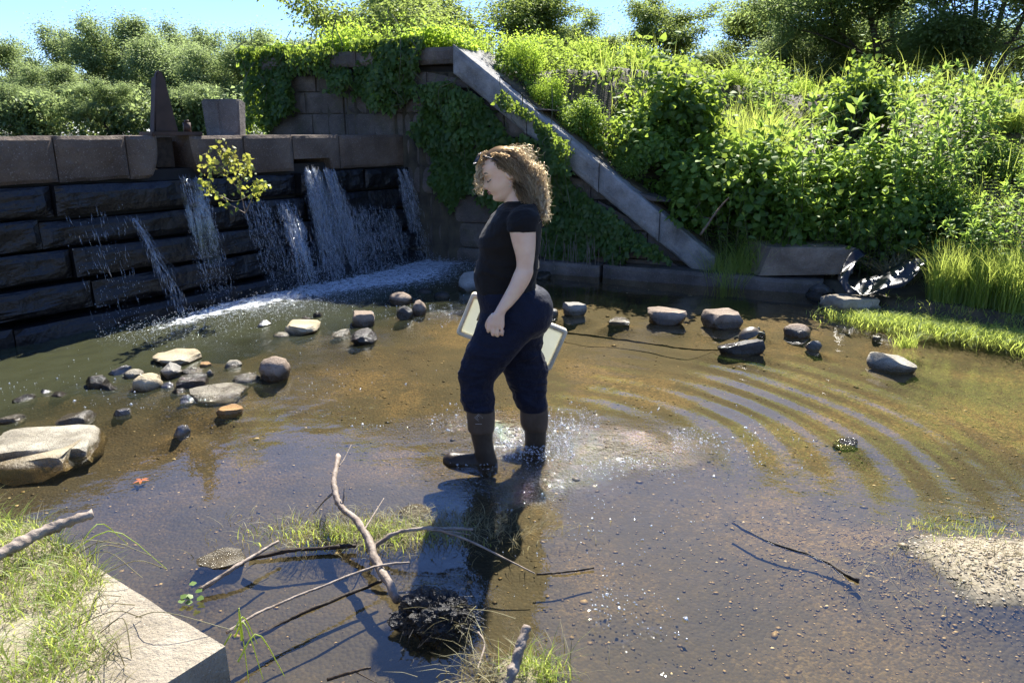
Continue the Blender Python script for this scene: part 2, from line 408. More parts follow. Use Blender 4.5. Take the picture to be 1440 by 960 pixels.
def ground_h(x, y):
    P = np.stack([x, y], -1)
    bed = -.085 + .06 * (fbm(P, .8, 3) - .5) * 2 + .03 * (fbm(P, 3, 5) - .5)
    dd = (x - W0[0]) * DM[0] + (y - W0[1]) * DM[1]                    # distance out from the dam
    bed = bed - .35 * ss(1.6, .5, dd)
    bed = bed + .06 * ss(2.1, 1.2, y) + .03 * ss(1.5, 3, x) * ss(3.4, 2.4, y)  # shallow towards the viewer
    rb = np.hypot((x - BAR.x) / .62, (y - BAR.y) / .34)              # gravel bar on the right
    bed = bed + .115 * ss(1.9, .2, rb + .9 * (fbm(P, 3.2, 8) - .5))
    g = atz(535, 752); rg = np.hypot((x - g.x) / .42, (y - g.y) / .2)
    bed = bed + .10 * ss(1.2, .3, rg)
    for u, v, r, hh in ((735, 945, .2, .09), (240, 530, .7, .05), (420, 840, .3, .02)):
        g = atz(u, v); bed = bed + hh * ss(1, .2, np.hypot(x - g.x, y - g.y) / r)
    for rx_, ry_, rw_ in ROCKS:
        if rw_ < .5: bed = bed + np.maximum(-.018 - bed, 0) * np.exp(-(((x - rx_) ** 2 + (y - ry_) ** 2) / (.62 * rw_ + .03) ** 2) ** 1.5)
    h = bed
    d = shore_d(x, y)
    s = (x - LA[0]) * LE[0] + (y - LA[1]) * LE[1]
    zb = np.clip(np.where(s > 3.9, 0, zw(s) - .1), 0, 2.5) * np.where(d > 0.1, 1, 0) * ss(6, 4.5, s)
    zb = np.where(s < .49, 2.45, zb)
    cap = 2.05 + .35 * ss(4.5, 1.5, s) + .25 * (fbm(P, .35, 11) - .5) * 2 + .012 * np.clip(d - 4, 0, 60)
    bank = np.minimum(zb + .12 * ss(0, .15, d) + .52 * np.clip(d - .25, 0, 9) * ss(0, 1.5, d) + .2 * (fbm(P, 1.2, 13) - .5) * ss(0, 1, d), cap)
    h = np.where(d > 0, np.maximum(bank, bed), h)
    # behind the dam: pond bottom, then the far shore
    t = (x - LA[0]) * LN[0] + (y - LA[1]) * LN[1]
    up = (dd < -.55)
    far = ss(20, 26, y - .15 * x)
    pond = .4 + 1.13 * far + .1 * (fbm(P, .2, 21) - .5)
    h = np.where(up & (s < -2.4), pond, h)
    h = np.where(up & (s >= -2.4) & (t < 0.0), -.3, h)
    # left stone ledge and the turf behind it
    i1 = (x - LC[0]) * I1[0] + (y - LC[1]) * I1[1]; i2 = (x - LC[0]) * I2[0] + (y - LC[1]) * I2[1]
    led = ss(.05, .12, np.minimum(i1, i2))
    k = (x - LC[0]) * F1[0] + (y - LC[1]) * F1[1]
    turf = .30 + .09 * ss(.2, .55, i1) + .06 * (fbm(P, 3, 31) - .5)
    h = np.where(led > 0, h * (1 - led) + turf * led, h)
    return h
def gh(x, y): return float(ground_h(np.array([x], float), np.array([y], float))[0])
def axis(lo, hi, step, far, nf, lo_far=None):
    a = np.arange(lo, hi, step); g = np.linspace(0, 1, nf)[1:] ** 2.2
    return np.concatenate([(lo - g * ((lo_far or far) + lo))[::-1], a, hi + g * (far - hi)])
def gridmesh(name, X, Y, hf, attrs=None, smooth=True):
    GX, GY = np.meshgrid(X, Y); Z = hf(GX, GY); V = np.stack([GX, GY, Z], -1).reshape(-1, 3)
    nx, ny = len(X), len(Y); i = (np.arange(ny - 1)[:, None] * nx + np.arange(nx - 1)[None]).ravel()
    Q = np.stack([i, i + 1, i + nx + 1, i + nx], -1)
    return npmesh(name, V, Q, {k: f(GX, GY).ravel() for k, f in (attrs or {}).items()}, smooth)

m, n, o = mat('stream_gravel_and_soil'); P_ = geopos(n)
sep = n.nodes.new('ShaderNodeSeparateXYZ'); n.links.new(P_, sep.inputs[0])
vo = N_(n, 'ShaderNodeTexVoronoi', Scale=62.0); n.links.new(P_, vo.inputs['Vector'])
vo2 = N_(n, 'ShaderNodeTexVoronoi', Scale=140.0); n.links.new(P_, vo2.inputs['Vector'])
sc_ = N_(n, 'ShaderNodeSeparateColor'); n.links.new(vo.outputs['Color'], sc_.inputs[0])
sc2 = N_(n, 'ShaderNodeSeparateColor'); n.links.new(vo2.outputs['Color'], sc2.inputs[0])
g1 = ramp(n, sc_.outputs[0], [(0, (.015, .011, .008)), (.4, (.08, .055, .025)), (.7, (.24, .16, .065)), (.87, (.55, .4, .2)), (1, (1.0, .85, .6))])
g2 = ramp(n, sc2.outputs[0], [(0, (.03, .02, .012)), (.5, (.15, .1, .04)), (1, (.6, .45, .25))])
big = noise(n, P_, 2.2, 5, .6)
g = mixc(n, mrange(n, big, .4, .62, .25, .9), g1, g2)
g = mixc(n, 1.0, g, ramp(n, noise(n, P_, 1.1, 6, .65), [(.38, (.022, .021, .017)), (.5, (.10, .095, .072)), (.62, (.34, .31, .24))]), 'MULTIPLY')
soil = ramp(n, noise(n, P_, 6, 6), [(.3, (.03, .022, .012)), (.7, (.09, .07, .035))])
dry = ramp(n, noise(n, P_, 60, 4), [(.3, (.15, .12, .07)), (.7, (.38, .32, .21))])
fz = mth(n, 'MAXIMUM', mrange(n, sep.outputs[2], .12, .2, 0, 1), mth(n, 'MULTIPLY', mrange(n, sep.outputs[1], 4.0, 4.6, 0, 1), mrange(n, sep.outputs[2], .0, .03, 0, 1)))
fd = mrange(n, sep.outputs[2], .0, .02, 0, 1)
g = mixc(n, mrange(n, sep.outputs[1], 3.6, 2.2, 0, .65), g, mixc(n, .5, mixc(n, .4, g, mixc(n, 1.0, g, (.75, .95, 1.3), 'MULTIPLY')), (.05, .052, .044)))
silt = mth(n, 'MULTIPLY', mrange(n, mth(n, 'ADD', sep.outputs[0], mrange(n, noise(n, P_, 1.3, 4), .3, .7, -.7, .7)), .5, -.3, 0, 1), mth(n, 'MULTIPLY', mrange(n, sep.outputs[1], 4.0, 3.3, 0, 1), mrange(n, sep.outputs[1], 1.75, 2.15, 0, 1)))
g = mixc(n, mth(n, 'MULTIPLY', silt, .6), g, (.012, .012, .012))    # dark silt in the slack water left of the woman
g = mixc(n, fd, g, dry); g = mixc(n, fz, g, soil)
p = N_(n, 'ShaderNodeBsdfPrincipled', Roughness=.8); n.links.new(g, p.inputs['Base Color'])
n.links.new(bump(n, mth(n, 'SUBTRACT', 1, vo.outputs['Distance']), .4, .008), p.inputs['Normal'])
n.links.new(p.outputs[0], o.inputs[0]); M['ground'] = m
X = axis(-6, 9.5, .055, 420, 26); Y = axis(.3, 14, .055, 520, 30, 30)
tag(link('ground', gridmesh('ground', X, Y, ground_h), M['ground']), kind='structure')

BOOT1 = atz(680, 642); BOOT2 = atz(752, 622); RC = (BOOT1 + BOOT2) / 2
def ripple(x, y):
    P = np.stack([x, y], -1)
    r = np.hypot(x - RC.x, (y - RC.y) * 1.05); th = np.arctan2(y - RC.y, x - RC.x)
    ph = r + .05 * (fbm(P, 1.1, 41) - .5) * 2
    amp = .0054 * np.exp(-((r - 1.85) / .92) ** 2) * (.03 + .97 * np.exp(-((th - .34) / .62) ** 2)) + .0022 * np.exp(-r / .45)
    h = amp * np.sin(2 * math.pi * ph / .235)
    calm = .22 + .7 * ss(2.4, 4.0, y) 
    h = h + .0007 * calm * (fbm(P * np.array([1, 1.7]), 4.5, 43, 3) - .5) * 2
    g = atz(240, 560); h = h + .004 * np.exp(-(((x - g.x) / 1.6) ** 2 + ((y - g.y) / .8) ** 2)) * (fbm(P, 11, 45, 3) - .5) * 2
    h = h + .012 * np.exp(-(r / .34) ** 2) * (fbm(P, 14, 46, 3) - .5) * 2
    dd = (x - W0[0]) * DM[0] + (y - W0[1]) * DM[1]
    h = h + .022 * ss(.85, .1, dd) * (fbm(P, 9, 47, 3) - .5) * 2 + .008 * ss(2.2, .8, dd) * (fbm(P, 8, 48, 3) - .5) * 2
    return h
def ex(u, v, rx, ry, z=0):
    g = atz(u, v); return lambda x, y: np.exp(-(((x - g.x) / rx) ** 2 + ((y - g.y) / ry) ** 2))
CH = [(ex(860, 628, .42, .26), .95), (ex(700, 600, .45, .2), .8), (ex(720, 665, .3, .25), .7), (ex(330, 425, 1.2, .5), .9), (ex(500, 395, .8, .5), .7), (ex(640, 440, .5, .35), .8), (ex(220, 545, .9, .4), .35), (ex(420, 480, 1.0, .5), .35), *[(ex(u_, v_, .02, .02), .12) for u_, v_ in ((858, 825), (869, 840), (886, 841), (905, 843), (828, 857), (830, 869), (839, 882), (914, 888), (920, 893), (875, 906), (936, 866), (842, 642), (965, 600), (848, 585), (940, 945), (790, 900), (1003, 700))], (ex(620, 830, .2, .1), .3)]
def chop(x, y):
    r = sum(f(x, y) * a for f, a in CH); return np.clip(r * (.25 + 2.6 * fbm(np.stack([x, y], -1), 6, 51, 3) ** 2), 0, 1)
def murk(x, y):
    P = np.stack([x, y], -1)
    dd = (x - W0[0]) * DM[0] + (y - W0[1]) * DM[1] + .9 * (fbm(P, 1.4, 53) - .5)
    return ss(2.6, .9, dd)
def foam(x, y):
    P = np.stack([x, y], -1); s = (x - W0[0]) * DD[0] + (y - W0[1]) * DD[1]
    dd = (x - W0[0]) * DM[0] + (y - W0[1]) * DM[1]
    wgt = ss(.5, 1.8, s)
    f = np.exp(-((dd - .22 - .12 * np.sin(s * 2)) / (.12 + .2 * ss(1, 3, s))) ** 2) * (.25 + .75 * wgt) + .42 * np.exp(-((dd - .5) / .45) ** 2) * ss(.8, 2.2, s)  # foam line, plus a wide fringe of white painted as sun sparkle
    f = f + .5 * np.exp(-(((s - 4.1) / .7) ** 2 + ((dd - .9) / .5) ** 2))
    r = np.hypot(x - RC.x, y - RC.y); f = f + .28 * np.exp(-(r / .22) ** 2)
    return np.clip(f, 0, 1)
m, n, o = mat('clear_stream_water'); P_ = geopos(n)
ch, mk, fo = attr(n, 'chop'), attr(n, 'murk'), attr(n, 'foam')
wv = mth(n, 'ADD', noise(n, P_, 25, 3, .6), mth(n, 'MULTIPLY', noise(n, P_, 60, 2), .4))
b1 = N_(n, 'ShaderNodeBump', Height=noise(n, P_, 9, 4, .55), Strength=1.0, Distance=.0022)
b2 = N_(n, 'ShaderNodeBump', Height=mth(n, 'MULTIPLY', wv, mth(n, 'ADD', mth(n, 'MULTIPLY', ch, 1.0), .002)), Strength=1.0, Distance=.024); n.links.new(b1.outputs[0], b2.inputs['Normal'])
fr = N_(n, 'ShaderNodeFresnel', IOR=1.74); n.links.new(b2.outputs[0], fr.inputs['Normal'])
gl = N_(n, 'ShaderNodeBsdfGlossy'); n.links.new(mth(n, 'ADD', mth(n, 'MULTIPLY', ch, .018), .014), gl.inputs['Roughness']); n.links.new(b2.outputs[0], gl.inputs['Normal'])
tr = N_(n, 'ShaderNodeBsdfTransparent'); tr.inputs[0].default_value = (.95, .86, .64, 1)
df = N_(n, 'ShaderNodeBsdfDiffuse'); df.inputs[0].default_value = (.062, .066, .034, 1)
mx = n.nodes.new('ShaderNodeMixShader'); n.links.new(mth(n, 'ADD', mth(n, 'MULTIPLY', mk, .75), .03), mx.inputs[0]); n.links.new(tr.outputs[0], mx.inputs[1]); n.links.new(df.outputs[0], mx.inputs[2])
my = n.nodes.new('ShaderNodeMixShader'); bf = n.nodes.new('ShaderNodeNewGeometry').outputs['Backfacing']; n.links.new(mth(n, 'ADD', mth(n, 'MULTIPLY', fr.outputs[0], mth(n, 'SUBTRACT', 1, bf)), mth(n, 'MULTIPLY', bf, .05)), my.inputs[0]); n.links.new(mx.outputs[0], my.inputs[1]); n.links.new(gl.outputs[0], my.inputs[2])
wf = N_(n, 'ShaderNodeBsdfDiffuse'); wf.inputs[0].default_value = (.75, .78, .8, 1)
fn = mth(n, 'ADD', mth(n, 'MULTIPLY', noise(n, P_, 17, 6, .7), .75), mth(n, 'MULTIPLY', noise(n, P_, 85, 3, .8), .75))
ff = mth(n, 'MULTIPLY', mrange(n, mth(n, 'ADD', fn, mth(n, 'MULTIPLY', fo, .30)), .98, 1.06, 0, .9), mrange(n, fo, .04, .2, 0, 1))  # white foam; its fine outer specks stand in for sparkle
mz = n.nodes.new('ShaderNodeMixShader'); n.links.new(ff, mz.inputs[0]); n.links.new(my.outputs[0], mz.inputs[1]); n.links.new(wf.outputs[0], mz.inputs[2])
n.links.new(mz.outputs[0], o.inputs[0]); M['water'] = m
X = np.concatenate([np.arange(-7, -3.4, .045), np.arange(-3.4, 3.6, .026), np.arange(3.6, 14, .08)])
Y = np.concatenate([np.arange(-3, .9, .1), np.arange(.9, 5.2, .022), np.arange(5.2, 11, .04)])
tag(link('stream_water', gridmesh('stream_water', X, Y, ripple, {'chop': chop, 'murk': murk, 'foam': foam}), M['water']), kind='structure')
# the pond held up behind the dam
def pondgrid():
    q = [(-3.4, -.55), (3.0, -.55)]
    pts = [W0 + DD * -9 + DM * -.6, W0 + DD * 5.0 + DM * -.6, LA + LE * -2.55, LA + LE * -2.55 + LN * 1.2, np.array([0, 34.]), np.array([-70, 34.]), np.array([-70., -2])]
    return np.array([(*p_, 1.53) for p_ in pts])
V = pondgrid(); me = bpy.data.meshes.new('pond'); me.from_pydata(V.tolist(), [], [list(range(len(V)))[::-1]])
m, n, o = mat('pond_water')
p = N_(n, 'ShaderNodeBsdfPrincipled', Roughness=.06); p.inputs['Base Color'].default_value = (.03, .035, .015, 1)
n.links.new(bump(n, noise(n, geopos(n), 6, 3), .15, .02), p.inputs['Normal']); n.links.new(p.outputs[0], o.inputs[0])
po = tag(link('pond_water', me, m), kind='structure')
if me.polygons[0].normal.z < 0: me.flip_normals()

# ------------------------------------------------------------------ dressed blocks
def block_mesh(name, quad, z0a, z0b, z1a, z1b, depth, seg=(6, 3), rough=.02, seed=0, bev=.02, xyz=None, backdir=None):
    """a quarry-faced block: quad=(p,q) its two lower front corners in plan, heights at each end, depth along backdir"""
    p, q = np.array(quad[0], float), np.array(quad[1], float); nx, nz = seg
    bm = bmesh.new()
    S = np.concatenate([[0, .04], np.linspace(.1, .9, nx - 1), [.96, 1]]); Z = np.concatenate([[0, .08], np.linspace(.25, .75, nz - 1), [.92, 1]])
    g = np.zeros((len(Z), len(S), 3))
    L = np.linalg.norm(q - p)
    for i, zz in enumerate(Z):
        for j, s_ in enumerate(S):
            a, b = z0a + (z0b - z0a) * s_, z1a + (z1b - z1a) * s_
            g[i, j] = (*(p + (q - p) * s_), a + (b - a) * zz)
    edge = np.minimum(np.minimum(S, 1 - S)[None] * L / .05, np.minimum(Z, 1 - Z)[:, None] * max(.05, (z1a + z1b - z0a - z0b) / 2) / .04); edge = np.clip(edge, 0, 1)
    nz_ = (fbm(g * 1.0 + seed * 3.7, 4.2, seed) - .5) * 2
    out = (edge - 1) * bev + nz_ * rough * (0.3 + .7 * edge)
    g[..., 0] -= backdir[0] * out; g[..., 1] -= backdir[1] * out
    g[..., 2] += (fbm(g + 9 + seed, 6, seed + 5) - .5) * .016
    fv = [[bm.verts.new(g[i, j]) for j in range(len(S))] for i in range(len(Z))]
    for i in range(len(Z) - 1):
        for j in range(len(S) - 1): bm.faces.new((fv[i][j], fv[i][j + 1], fv[i + 1][j + 1], fv[i + 1][j]))
    bd = np.array([*backdir, 0.]) * depth
    def back(v): return bm.verts.new(np.array(v.co) + bd)
    top, bot = fv[-1], fv[0]
    tb = [back(v) for v in top]; bb = [back(v) for v in bot]
    for j in range(len(S) - 1):
        bm.faces.new((top[j], top[j + 1], tb[j + 1], tb[j])); bm.faces.new((bot[j + 1], bot[j], bb[j], bb[j + 1]))
    lf = [fv[i][0] for i in range(len(Z))]; rt = [fv[i][-1] for i in range(len(Z))]
    bm.faces.new(lf + [tb[0], bb[0]][::1]) if len(lf) > 1 else None
    bm.faces.new(rt[::-1] + [bb[-1], tb[-1]])
    bm.faces.new((bb[0], tb[0], tb[-1], bb[-1])) if False else None
    bmesh.ops.recalc_face_normals(bm, faces=bm.faces)
    me = bpy.data.meshes.new(name); bm.to_mesh(me); bm.free()
    return me
def dpt(s, off): return W0 + DD * s + DM * off
def dam_s(u):                     # station on the crest seen at photo column u
    a, y, _ = ray(u, 187); k = a / y; o_ = W0 + DM * -.3
    return (k * o_[1] - o_[0]) / (DD[0] - k * DD[1])
dam = thing('stone_dam', 'low dam of dark stacked granite blocks with water leaking through its wet lower courses', 'dam', (-3.9, 5.9, 0))
def part(nm, me, m_, par): 
    l = par.location; me.transform(Matrix.Translation((-l[0], -l[1], -l[2]))); return link(nm, me, m_, par)
cuts = [-3.2, -1.9, dam_s(-45), dam_s(75), dam_s(177), dam_s(222)]
bseed = 10
CZ0, CZ1 = 1.21, 1.585
for a, b in zip(cuts[:-2], cuts[1:-1]):
    bseed += 1
    part('cap_block', block_mesh('cap_block', (dpt(a + .006, -.3), dpt(b - .006, -.3)), CZ0, CZ0 + .01, CZ1, CZ1 - .004, .6, (12, 6), .034, bseed, .03, backdir=-DM), M['cap'], dam)
# the gate slot: rounded block ends, a recessed plank and a dark gap
sA, sB = dam_s(222), dam_s(268)
def hewn(s0, s1, right):
    me = block_mesh('cap_block', (dpt(s0, -.3), dpt(s1, -.3)), CZ0, CZ0, CZ1, CZ1, .6, (8, 6), .02, 77 + right, .03, backdir=-DM)
    for v in me.vertices:
        s_ = (v.co.x - W0[0]) * DD[0] + (v.co.y - W0[1]) * DD[1]; z = (v.co.z - CZ0) / (CZ1 - CZ0)
        e = (s1 - s_) if right == 0 else (s_ - s0)
        if e < .16:
            k = (.16 - e) * (1 - math.sqrt(max(0, 1 - (1 - z) ** 2)) * 1.0); k = k * (.8)
            v.co.x -= DD[0] * k * (1 if right == 0 else -1); v.co.y -= DD[1] * k * (1 if right == 0 else -1)
    return me
part('cap_block', hewn(sB, dam_s(343), 1), M['cap'], dam); part('cap_block', hewn(dam_s(177) + .006, sA, 0), M['cap'], dam)
part('gate_board', block_mesh('gate_board', (dpt(sA + .03, -.42), dpt(sB - .12, -.42)), 1.3, 1.3, 1.57, 1.57, .06, (4, 3), .006, 5, .005, backdir=-DM), M['driftdark'], dam)['label'] = 'weathered board standing in the gate slot'
for a, b, z0 in ((343, 412, CZ0), (412, 478, CZ0 + .0), (478, 580, CZ0)):
    bseed += 1; s0, s1 = dam_s(a), dam_s(b)
    me = block_mesh('cap_block', (dpt(s0 + .006, -.3), dpt(s1 - .006, -.3)), z0, z0, CZ1 - .002, CZ1 + .004, .6, (12, 6), .02, bseed, .022, backdir=-DM)
    if a == 412:                  # a notch where most of the leak escapes
        for v in me.vertices:
            s_ = ((v.co.x - W0[0]) * DD[0] + (v.co.y - W0[1]) * DD[1] - s0) / (s1 - s0)
            if s_ < .74 and v.co.z < CZ0 + .17: v.co.z = max(v.co.z, CZ0 + .125)
    part('cap_block', me, M['cap'], dam)
courses = [(.945, 1.195, -.26), (.69, .935, -.215), (.43, .68, -.16), (.16, .42, -.10), (-.5, .15, -.05)]
rc = random.Random(5)
for ci, (z0, z1, off) in enumerate(courses):
    s = -3.2 + rc.uniform(0, .5)
    if ci == 0: edges = [-3.2, -2.0, -.95, dam_s(58) , dam_s(58) + 1.65, 3.3, 4.3, 5.25]
    else:
        edges = [s]
        while edges[-1] < 5.2: edges.append(edges[-1] + rc.uniform(1.0, 2.3))
        edges[-1] = 5.25
    for a, b in zip(edges[:-1], edges[1:]):
        bseed += 1; o1 = off + rc.uniform(-.035, .035)
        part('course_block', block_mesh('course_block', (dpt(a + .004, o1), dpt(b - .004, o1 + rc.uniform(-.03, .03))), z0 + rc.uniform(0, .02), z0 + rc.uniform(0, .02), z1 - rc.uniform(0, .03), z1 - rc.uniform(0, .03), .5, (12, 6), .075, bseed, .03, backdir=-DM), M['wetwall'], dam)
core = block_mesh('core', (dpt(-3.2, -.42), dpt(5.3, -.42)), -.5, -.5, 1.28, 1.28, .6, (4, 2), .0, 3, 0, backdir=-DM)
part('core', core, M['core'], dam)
# iron gate guide
ig = thing('iron_gate_guide', 'tall tapering rusty iron fin on a plate standing on the dam crest', 'iron post')
s0 = dam_s(241); c0 = dpt(s0, -.42); ig.location = (c0[0], c0[1], 1.585)
ig.rotation_euler.z = math.atan2(DD[1], DD[0])
def prism(outline, y0, y1, bev=.0):
    bm = bmesh.new(); a = [bm.verts.new((x, y0, z)) for x, z in outline]; b = [bm.verts.new((x, y1, z)) for x, z in outline]
    bm.faces.new(a); bm.faces.new(b[::-1]); k = len(a)
    for i in range(k): bm.faces.new((a[i], b[i], b[(i + 1) % k], a[(i + 1) % k]))
    if bev: bmesh.ops.bevel(bm, geom=bm.edges[:], offset=bev, segments=2, affect='EDGES')
    bmesh.ops.recalc_face_normals(bm, faces=bm.faces)
    me = bpy.data.meshes.new('m'); bm.to_mesh(me); bm.free(); return me
def upd(px): return px * 7.1 / 1040
k = 1 / .62                     # the crest runs away from the viewer, so widths along it are foreshortened
fin = prism([(-.105, .03), (.145, .03), (.062, .50), (.052, .55), (.035, .575), (.012, .575), (-.012, .555), (-.025, .5)], -.025, .025, .012)
link('fin', fin, M['iron'], ig)
link('flange', prism([(-.118, .03), (-.105, .03), (-.025, .5), (-.03, .52), (-.036, .5)], -.035, .035, .004), M['iron'], ig)
link('base_plate', prism([(-.18, 0), (.34, 0), (.34, .035), (-.18, .035)], -.11, .11, .006), M['iron'], ig)
V, T = tube([(.25, 0, .03), (.25, 0, .12)], .036, 8); link('bolt', npmesh('bolt', V, T), M['iron'], ig)
V, T = tube([(.25, 0, .12), (.25, 0, .145)], .022, 6); link('nut', npmesh('nut', V, T), M['iron'], ig)
# stone post further along the crest
c1 = aty(314, 187, 8.35); pw = 48 * 8.35 / 1040 / 2
bm = bmesh.new(); 
def ngonprism(pts, z0, z1, top=.9, bev=.03):
    bm = bmesh.new(); a = [bm.verts.new((x, y, z0)) for x, y in pts]; b = [bm.verts.new((x * top, y * top, z1 + random.uniform(-.01, .01))) for x, y in pts]
    bm.faces.new(a[::-1]); bm.faces.new(b)
    for i in range(len(a)): bm.faces.new((a[i], a[(i + 1) % len(a)], b[(i + 1) % len(a)], b[i]))
    bmesh.ops.bevel(bm, geom=bm.edges[:], offset=bev, segments=2, affect='EDGES'); bmesh.ops.recalc_face_normals(bm, faces=bm.faces)
    me = bpy.data.meshes.new('m'); bm.to_mesh(me); bm.free(); return me
pz = .47
post = tag(link('stone_post', ngonprism([(-pw * .75, -.1), (pw * .2, -.16), (pw * .9, .0), (pw * .8, .25), (-pw * .7, .28)], 0, .46, 1.14, .02), M['post'], loc=(c1.x, c1.y, 1.5)), 'squat grey stone post behind the crest beside the hanging vine', 'stone post')

# ------------------------------------------------------------------ abutment and sloping wing wall
abt = thing('abutment_wall', 'tall granite block abutment with a long sloping coping, half hidden by vines', 'stone wall', (.5, 9.2, 0))
def lpt(s, off=0): return LA + LE * s - LN * off          # off: towards the stream
rows = [(-.4, .2), (.2, .52), (.52, .86), (.86, 1.2), (1.2, 1.56), (1.56, 1.86), (1.86, 2.14), (2.14, 2.40)]
for ri, (z0, z1) in enumerate(rows):
    s = -2.45 if z0 > 1.5 else -.35
    e = [s]; end = 4.1
    while e[-1] < end: e.append(e[-1] + rc.uniform(.45, .95))
    for a, b in zip(e[:-1], e[1:]):
        ta, tb_ = min(z1 - .012, float(zw(a)) - .30), min(z1 - .012, float(zw(b)) - .30)
        if ta < z0 + .02: continue
        tb_ = max(tb_, z0 + .01); bseed += 1
        o1 = rc.uniform(-.012, .02)
        part('wall_block', block_mesh('wall_block', (lpt(a + .007, o1), lpt(b - .007, o1)), z0, z0, ta, tb_, .4, (4, 3), .022, bseed, .02, backdir=LN), M['abut'], abt)
# coping
def slab(s0, s1, z0, z1, th, wid, seed, over=.10):
    """sloping slab lying on the wall: s0..s1 along the line, top heights z0..z1"""
    me = block_mesh('coping_slab', (lpt(s0, over), lpt(s1, over)), z0 - th, z1 - th, z0, z1, wid, (14, 4), .03, seed, .03, backdir=LN)
    return me
for a, b in ((-2.45, -1.75), (-1.74, -.9), (-.89, -.1), (-.09, .5)):
    bseed += 1; part('coping_slab', slab(a, b, 2.6, 2.6, .19, .7, bseed), M['abut'], abt)
cs = [.49, 1.45, 2.35, 3.08, 3.72]
for a, b in zip(cs[:-1], cs[1:]):
    bseed += 1; part('coping_slab', slab(a + .005, b - .005, float(zw(a)), float(zw(b)), .33, 1.15, bseed), M['coping'], abt)
bmc = bmesh.new()               # rubble core under the slabs
for (sa, sb, za, zb_) in ((-2.4, .45, 2.4, 2.4), (.45, 3.6, 2.36, .08)):
    q = [(*lpt(sa, -.1), -.5), (*lpt(sb, -.1), -.5), (*lpt(sb, -.1), zb_), (*lpt(sa, -.1), za)]
    r_ = [(x + LN[0] * .6, y + LN[1] * .6, z) for x, y, z in q]
    a = [bmc.verts.new(v) for v in q]; b = [bmc.verts.new(v) for v in r_]
    bmc.faces.new(a); bmc.faces.new(b[::-1])
    for i in range(4): bmc.faces.new((a[i], a[(i + 1) % 4], b[(i + 1) % 4], b[i]))
me = bpy.data.meshes.new('core'); bmesh.ops.recalc_face_normals(bmc, faces=bmc.faces); bmc.to_mesh(me); part('core', me, M['core'], abt)

# ------------------------------------------------------------------ rocks
def rock_mesh(name, dim, seed, kind='angular', sub=3):
    bm = bmesh.new(); bmesh.ops.create_icosphere(bm, subdivisions=sub, radius=1)
    V = np.array([v.co for v in bm.verts]); r = np.random.default_rng(seed); grid_ = 0
    if kind != 'round':
        np_ = 11 if kind == 'angular' else 7
        pl = unit(r.normal(size=(np_, 3))); dist = r.uniform(.42, .78, np_)
        if kind == 'flat': pl = np.concatenate([pl * [1, 1, .25], [[.05, .04, 1]]]); pl = unit(pl); dist = np.append(r.uniform(.62, .85, np_), .5)
        if kind == 'block': 
            a = r.uniform(0, .5); ca, sa = math.cos(a), math.sin(a)
            pl = unit(np.array([[ca, sa, .05], [-ca, -sa, .1], [-sa, ca, 0], [sa, -ca, .12], [.06, .03, 1], [ca * .7, sa * .7, .7]])); dist = np.array([.68, .7, .62, .66, .55, .85])
        if kind == 'wedge': pl = unit(np.array([[-.45, .05, 1], [1, .1, .15], [0, -1, .25], [0, 1, .3]])); dist = np.array([.3, .75, .5, .5])
        for p_, d_ in zip(pl, dist):
            q = V @ p_ - d_; V = V - np.where(q > 0, q * .96, 0)[:, None] * p_
    V = V * (1 + .2 * (fbm(V + seed * 1.7, 1.8, seed) - .5)[:, None] * 2 + .12 * (fbm(V + seed, 6, seed + 3) - .5)[:, None] * 2)
    V = V - (V.min(0) + V.max(0)) / 2; V = V / (V.max(0) - V.min(0)) * np.array(dim)
    for v, c in zip(bm.verts, V): v.co = c
    for f in bm.faces: f.smooth = True
    me = bpy.data.meshes.new(name); bm.to_mesh(me); bm.free()
    try: me.set_sharp_from_angle(angle=R(38))
    except Exception: pass
    return me
def rock(box, kind, mt, label, dd=1.0, sink=.35, z=0.0, name='rock', cat='rock', rz=None, seed=None, sub=3, grp='stones lying in the shallow stream'):
    u0, v0, u1, v1 = box; sd_ = seed if seed is not None else int(u0 * 7 + v0)
    c = atz((u0 + u1) / 2, v1, z); dep = c.y * math.cos(PITCH) + (CAM_H - z) * math.sin(PITCH)
    wd = (u1 - u0) / F * dep; ht = (v1 - v0) / F * dep; el = math.atan2(CAM_H - z, c.y)
    D = min(wd * dd, ht / math.sin(el) * .95); kind = 'angular' if (kind == 'round' and wd < .12) else kind; h = max((ht - D * math.sin(el) * .8) / math.cos(el), .25 * ht, .02)
    h = h * .86; H = h + (.10 if wd > .5 else .045) + .1 * h
    me = rock_mesh(name, (wd, D, H), sd_, kind, sub)
    co = np.array([v.co for v in me.vertices]); zl = H / 2 - h; f = 1 + .22 * ss(.0, -.07, co[:, 2] - zl)
    # stones widen under the water line instead of ending in a point
    lo = co[:, 2] < zl; m_ = np.hypot(co[:, 0] / wd, co[:, 1] / D); g_ = np.where(lo, np.clip(.47 / np.maximum(m_, .05), 1, 1.6) ** .6, 1); co[:, 0] *= g_; co[:, 1] *= g_
    me.vertices.foreach_set('co', co.astype(np.float32).ravel()); me.update()
    ob = link(name, me, M[mt], loc=(c.x, c.y + D * .45, z + h - H / 2))
    tag(ob, label, cat, grp); return ob
for g_ in G[:-1]: rock(*g_)
SLABG = 'quarried blocks along the water edge'
q0, q1 = aty(1068, 388, 7.75), aty(1200, 385, 7.6)
me = block_mesh('stone_slab', ((q0.x, q0.y), (q1.x, q1.y)), q0.z, q1.z, q0.z + .30, q1.z + .27, .55, (9, 5), .014, 44, .012, backdir=np.array([-.12, .99]))
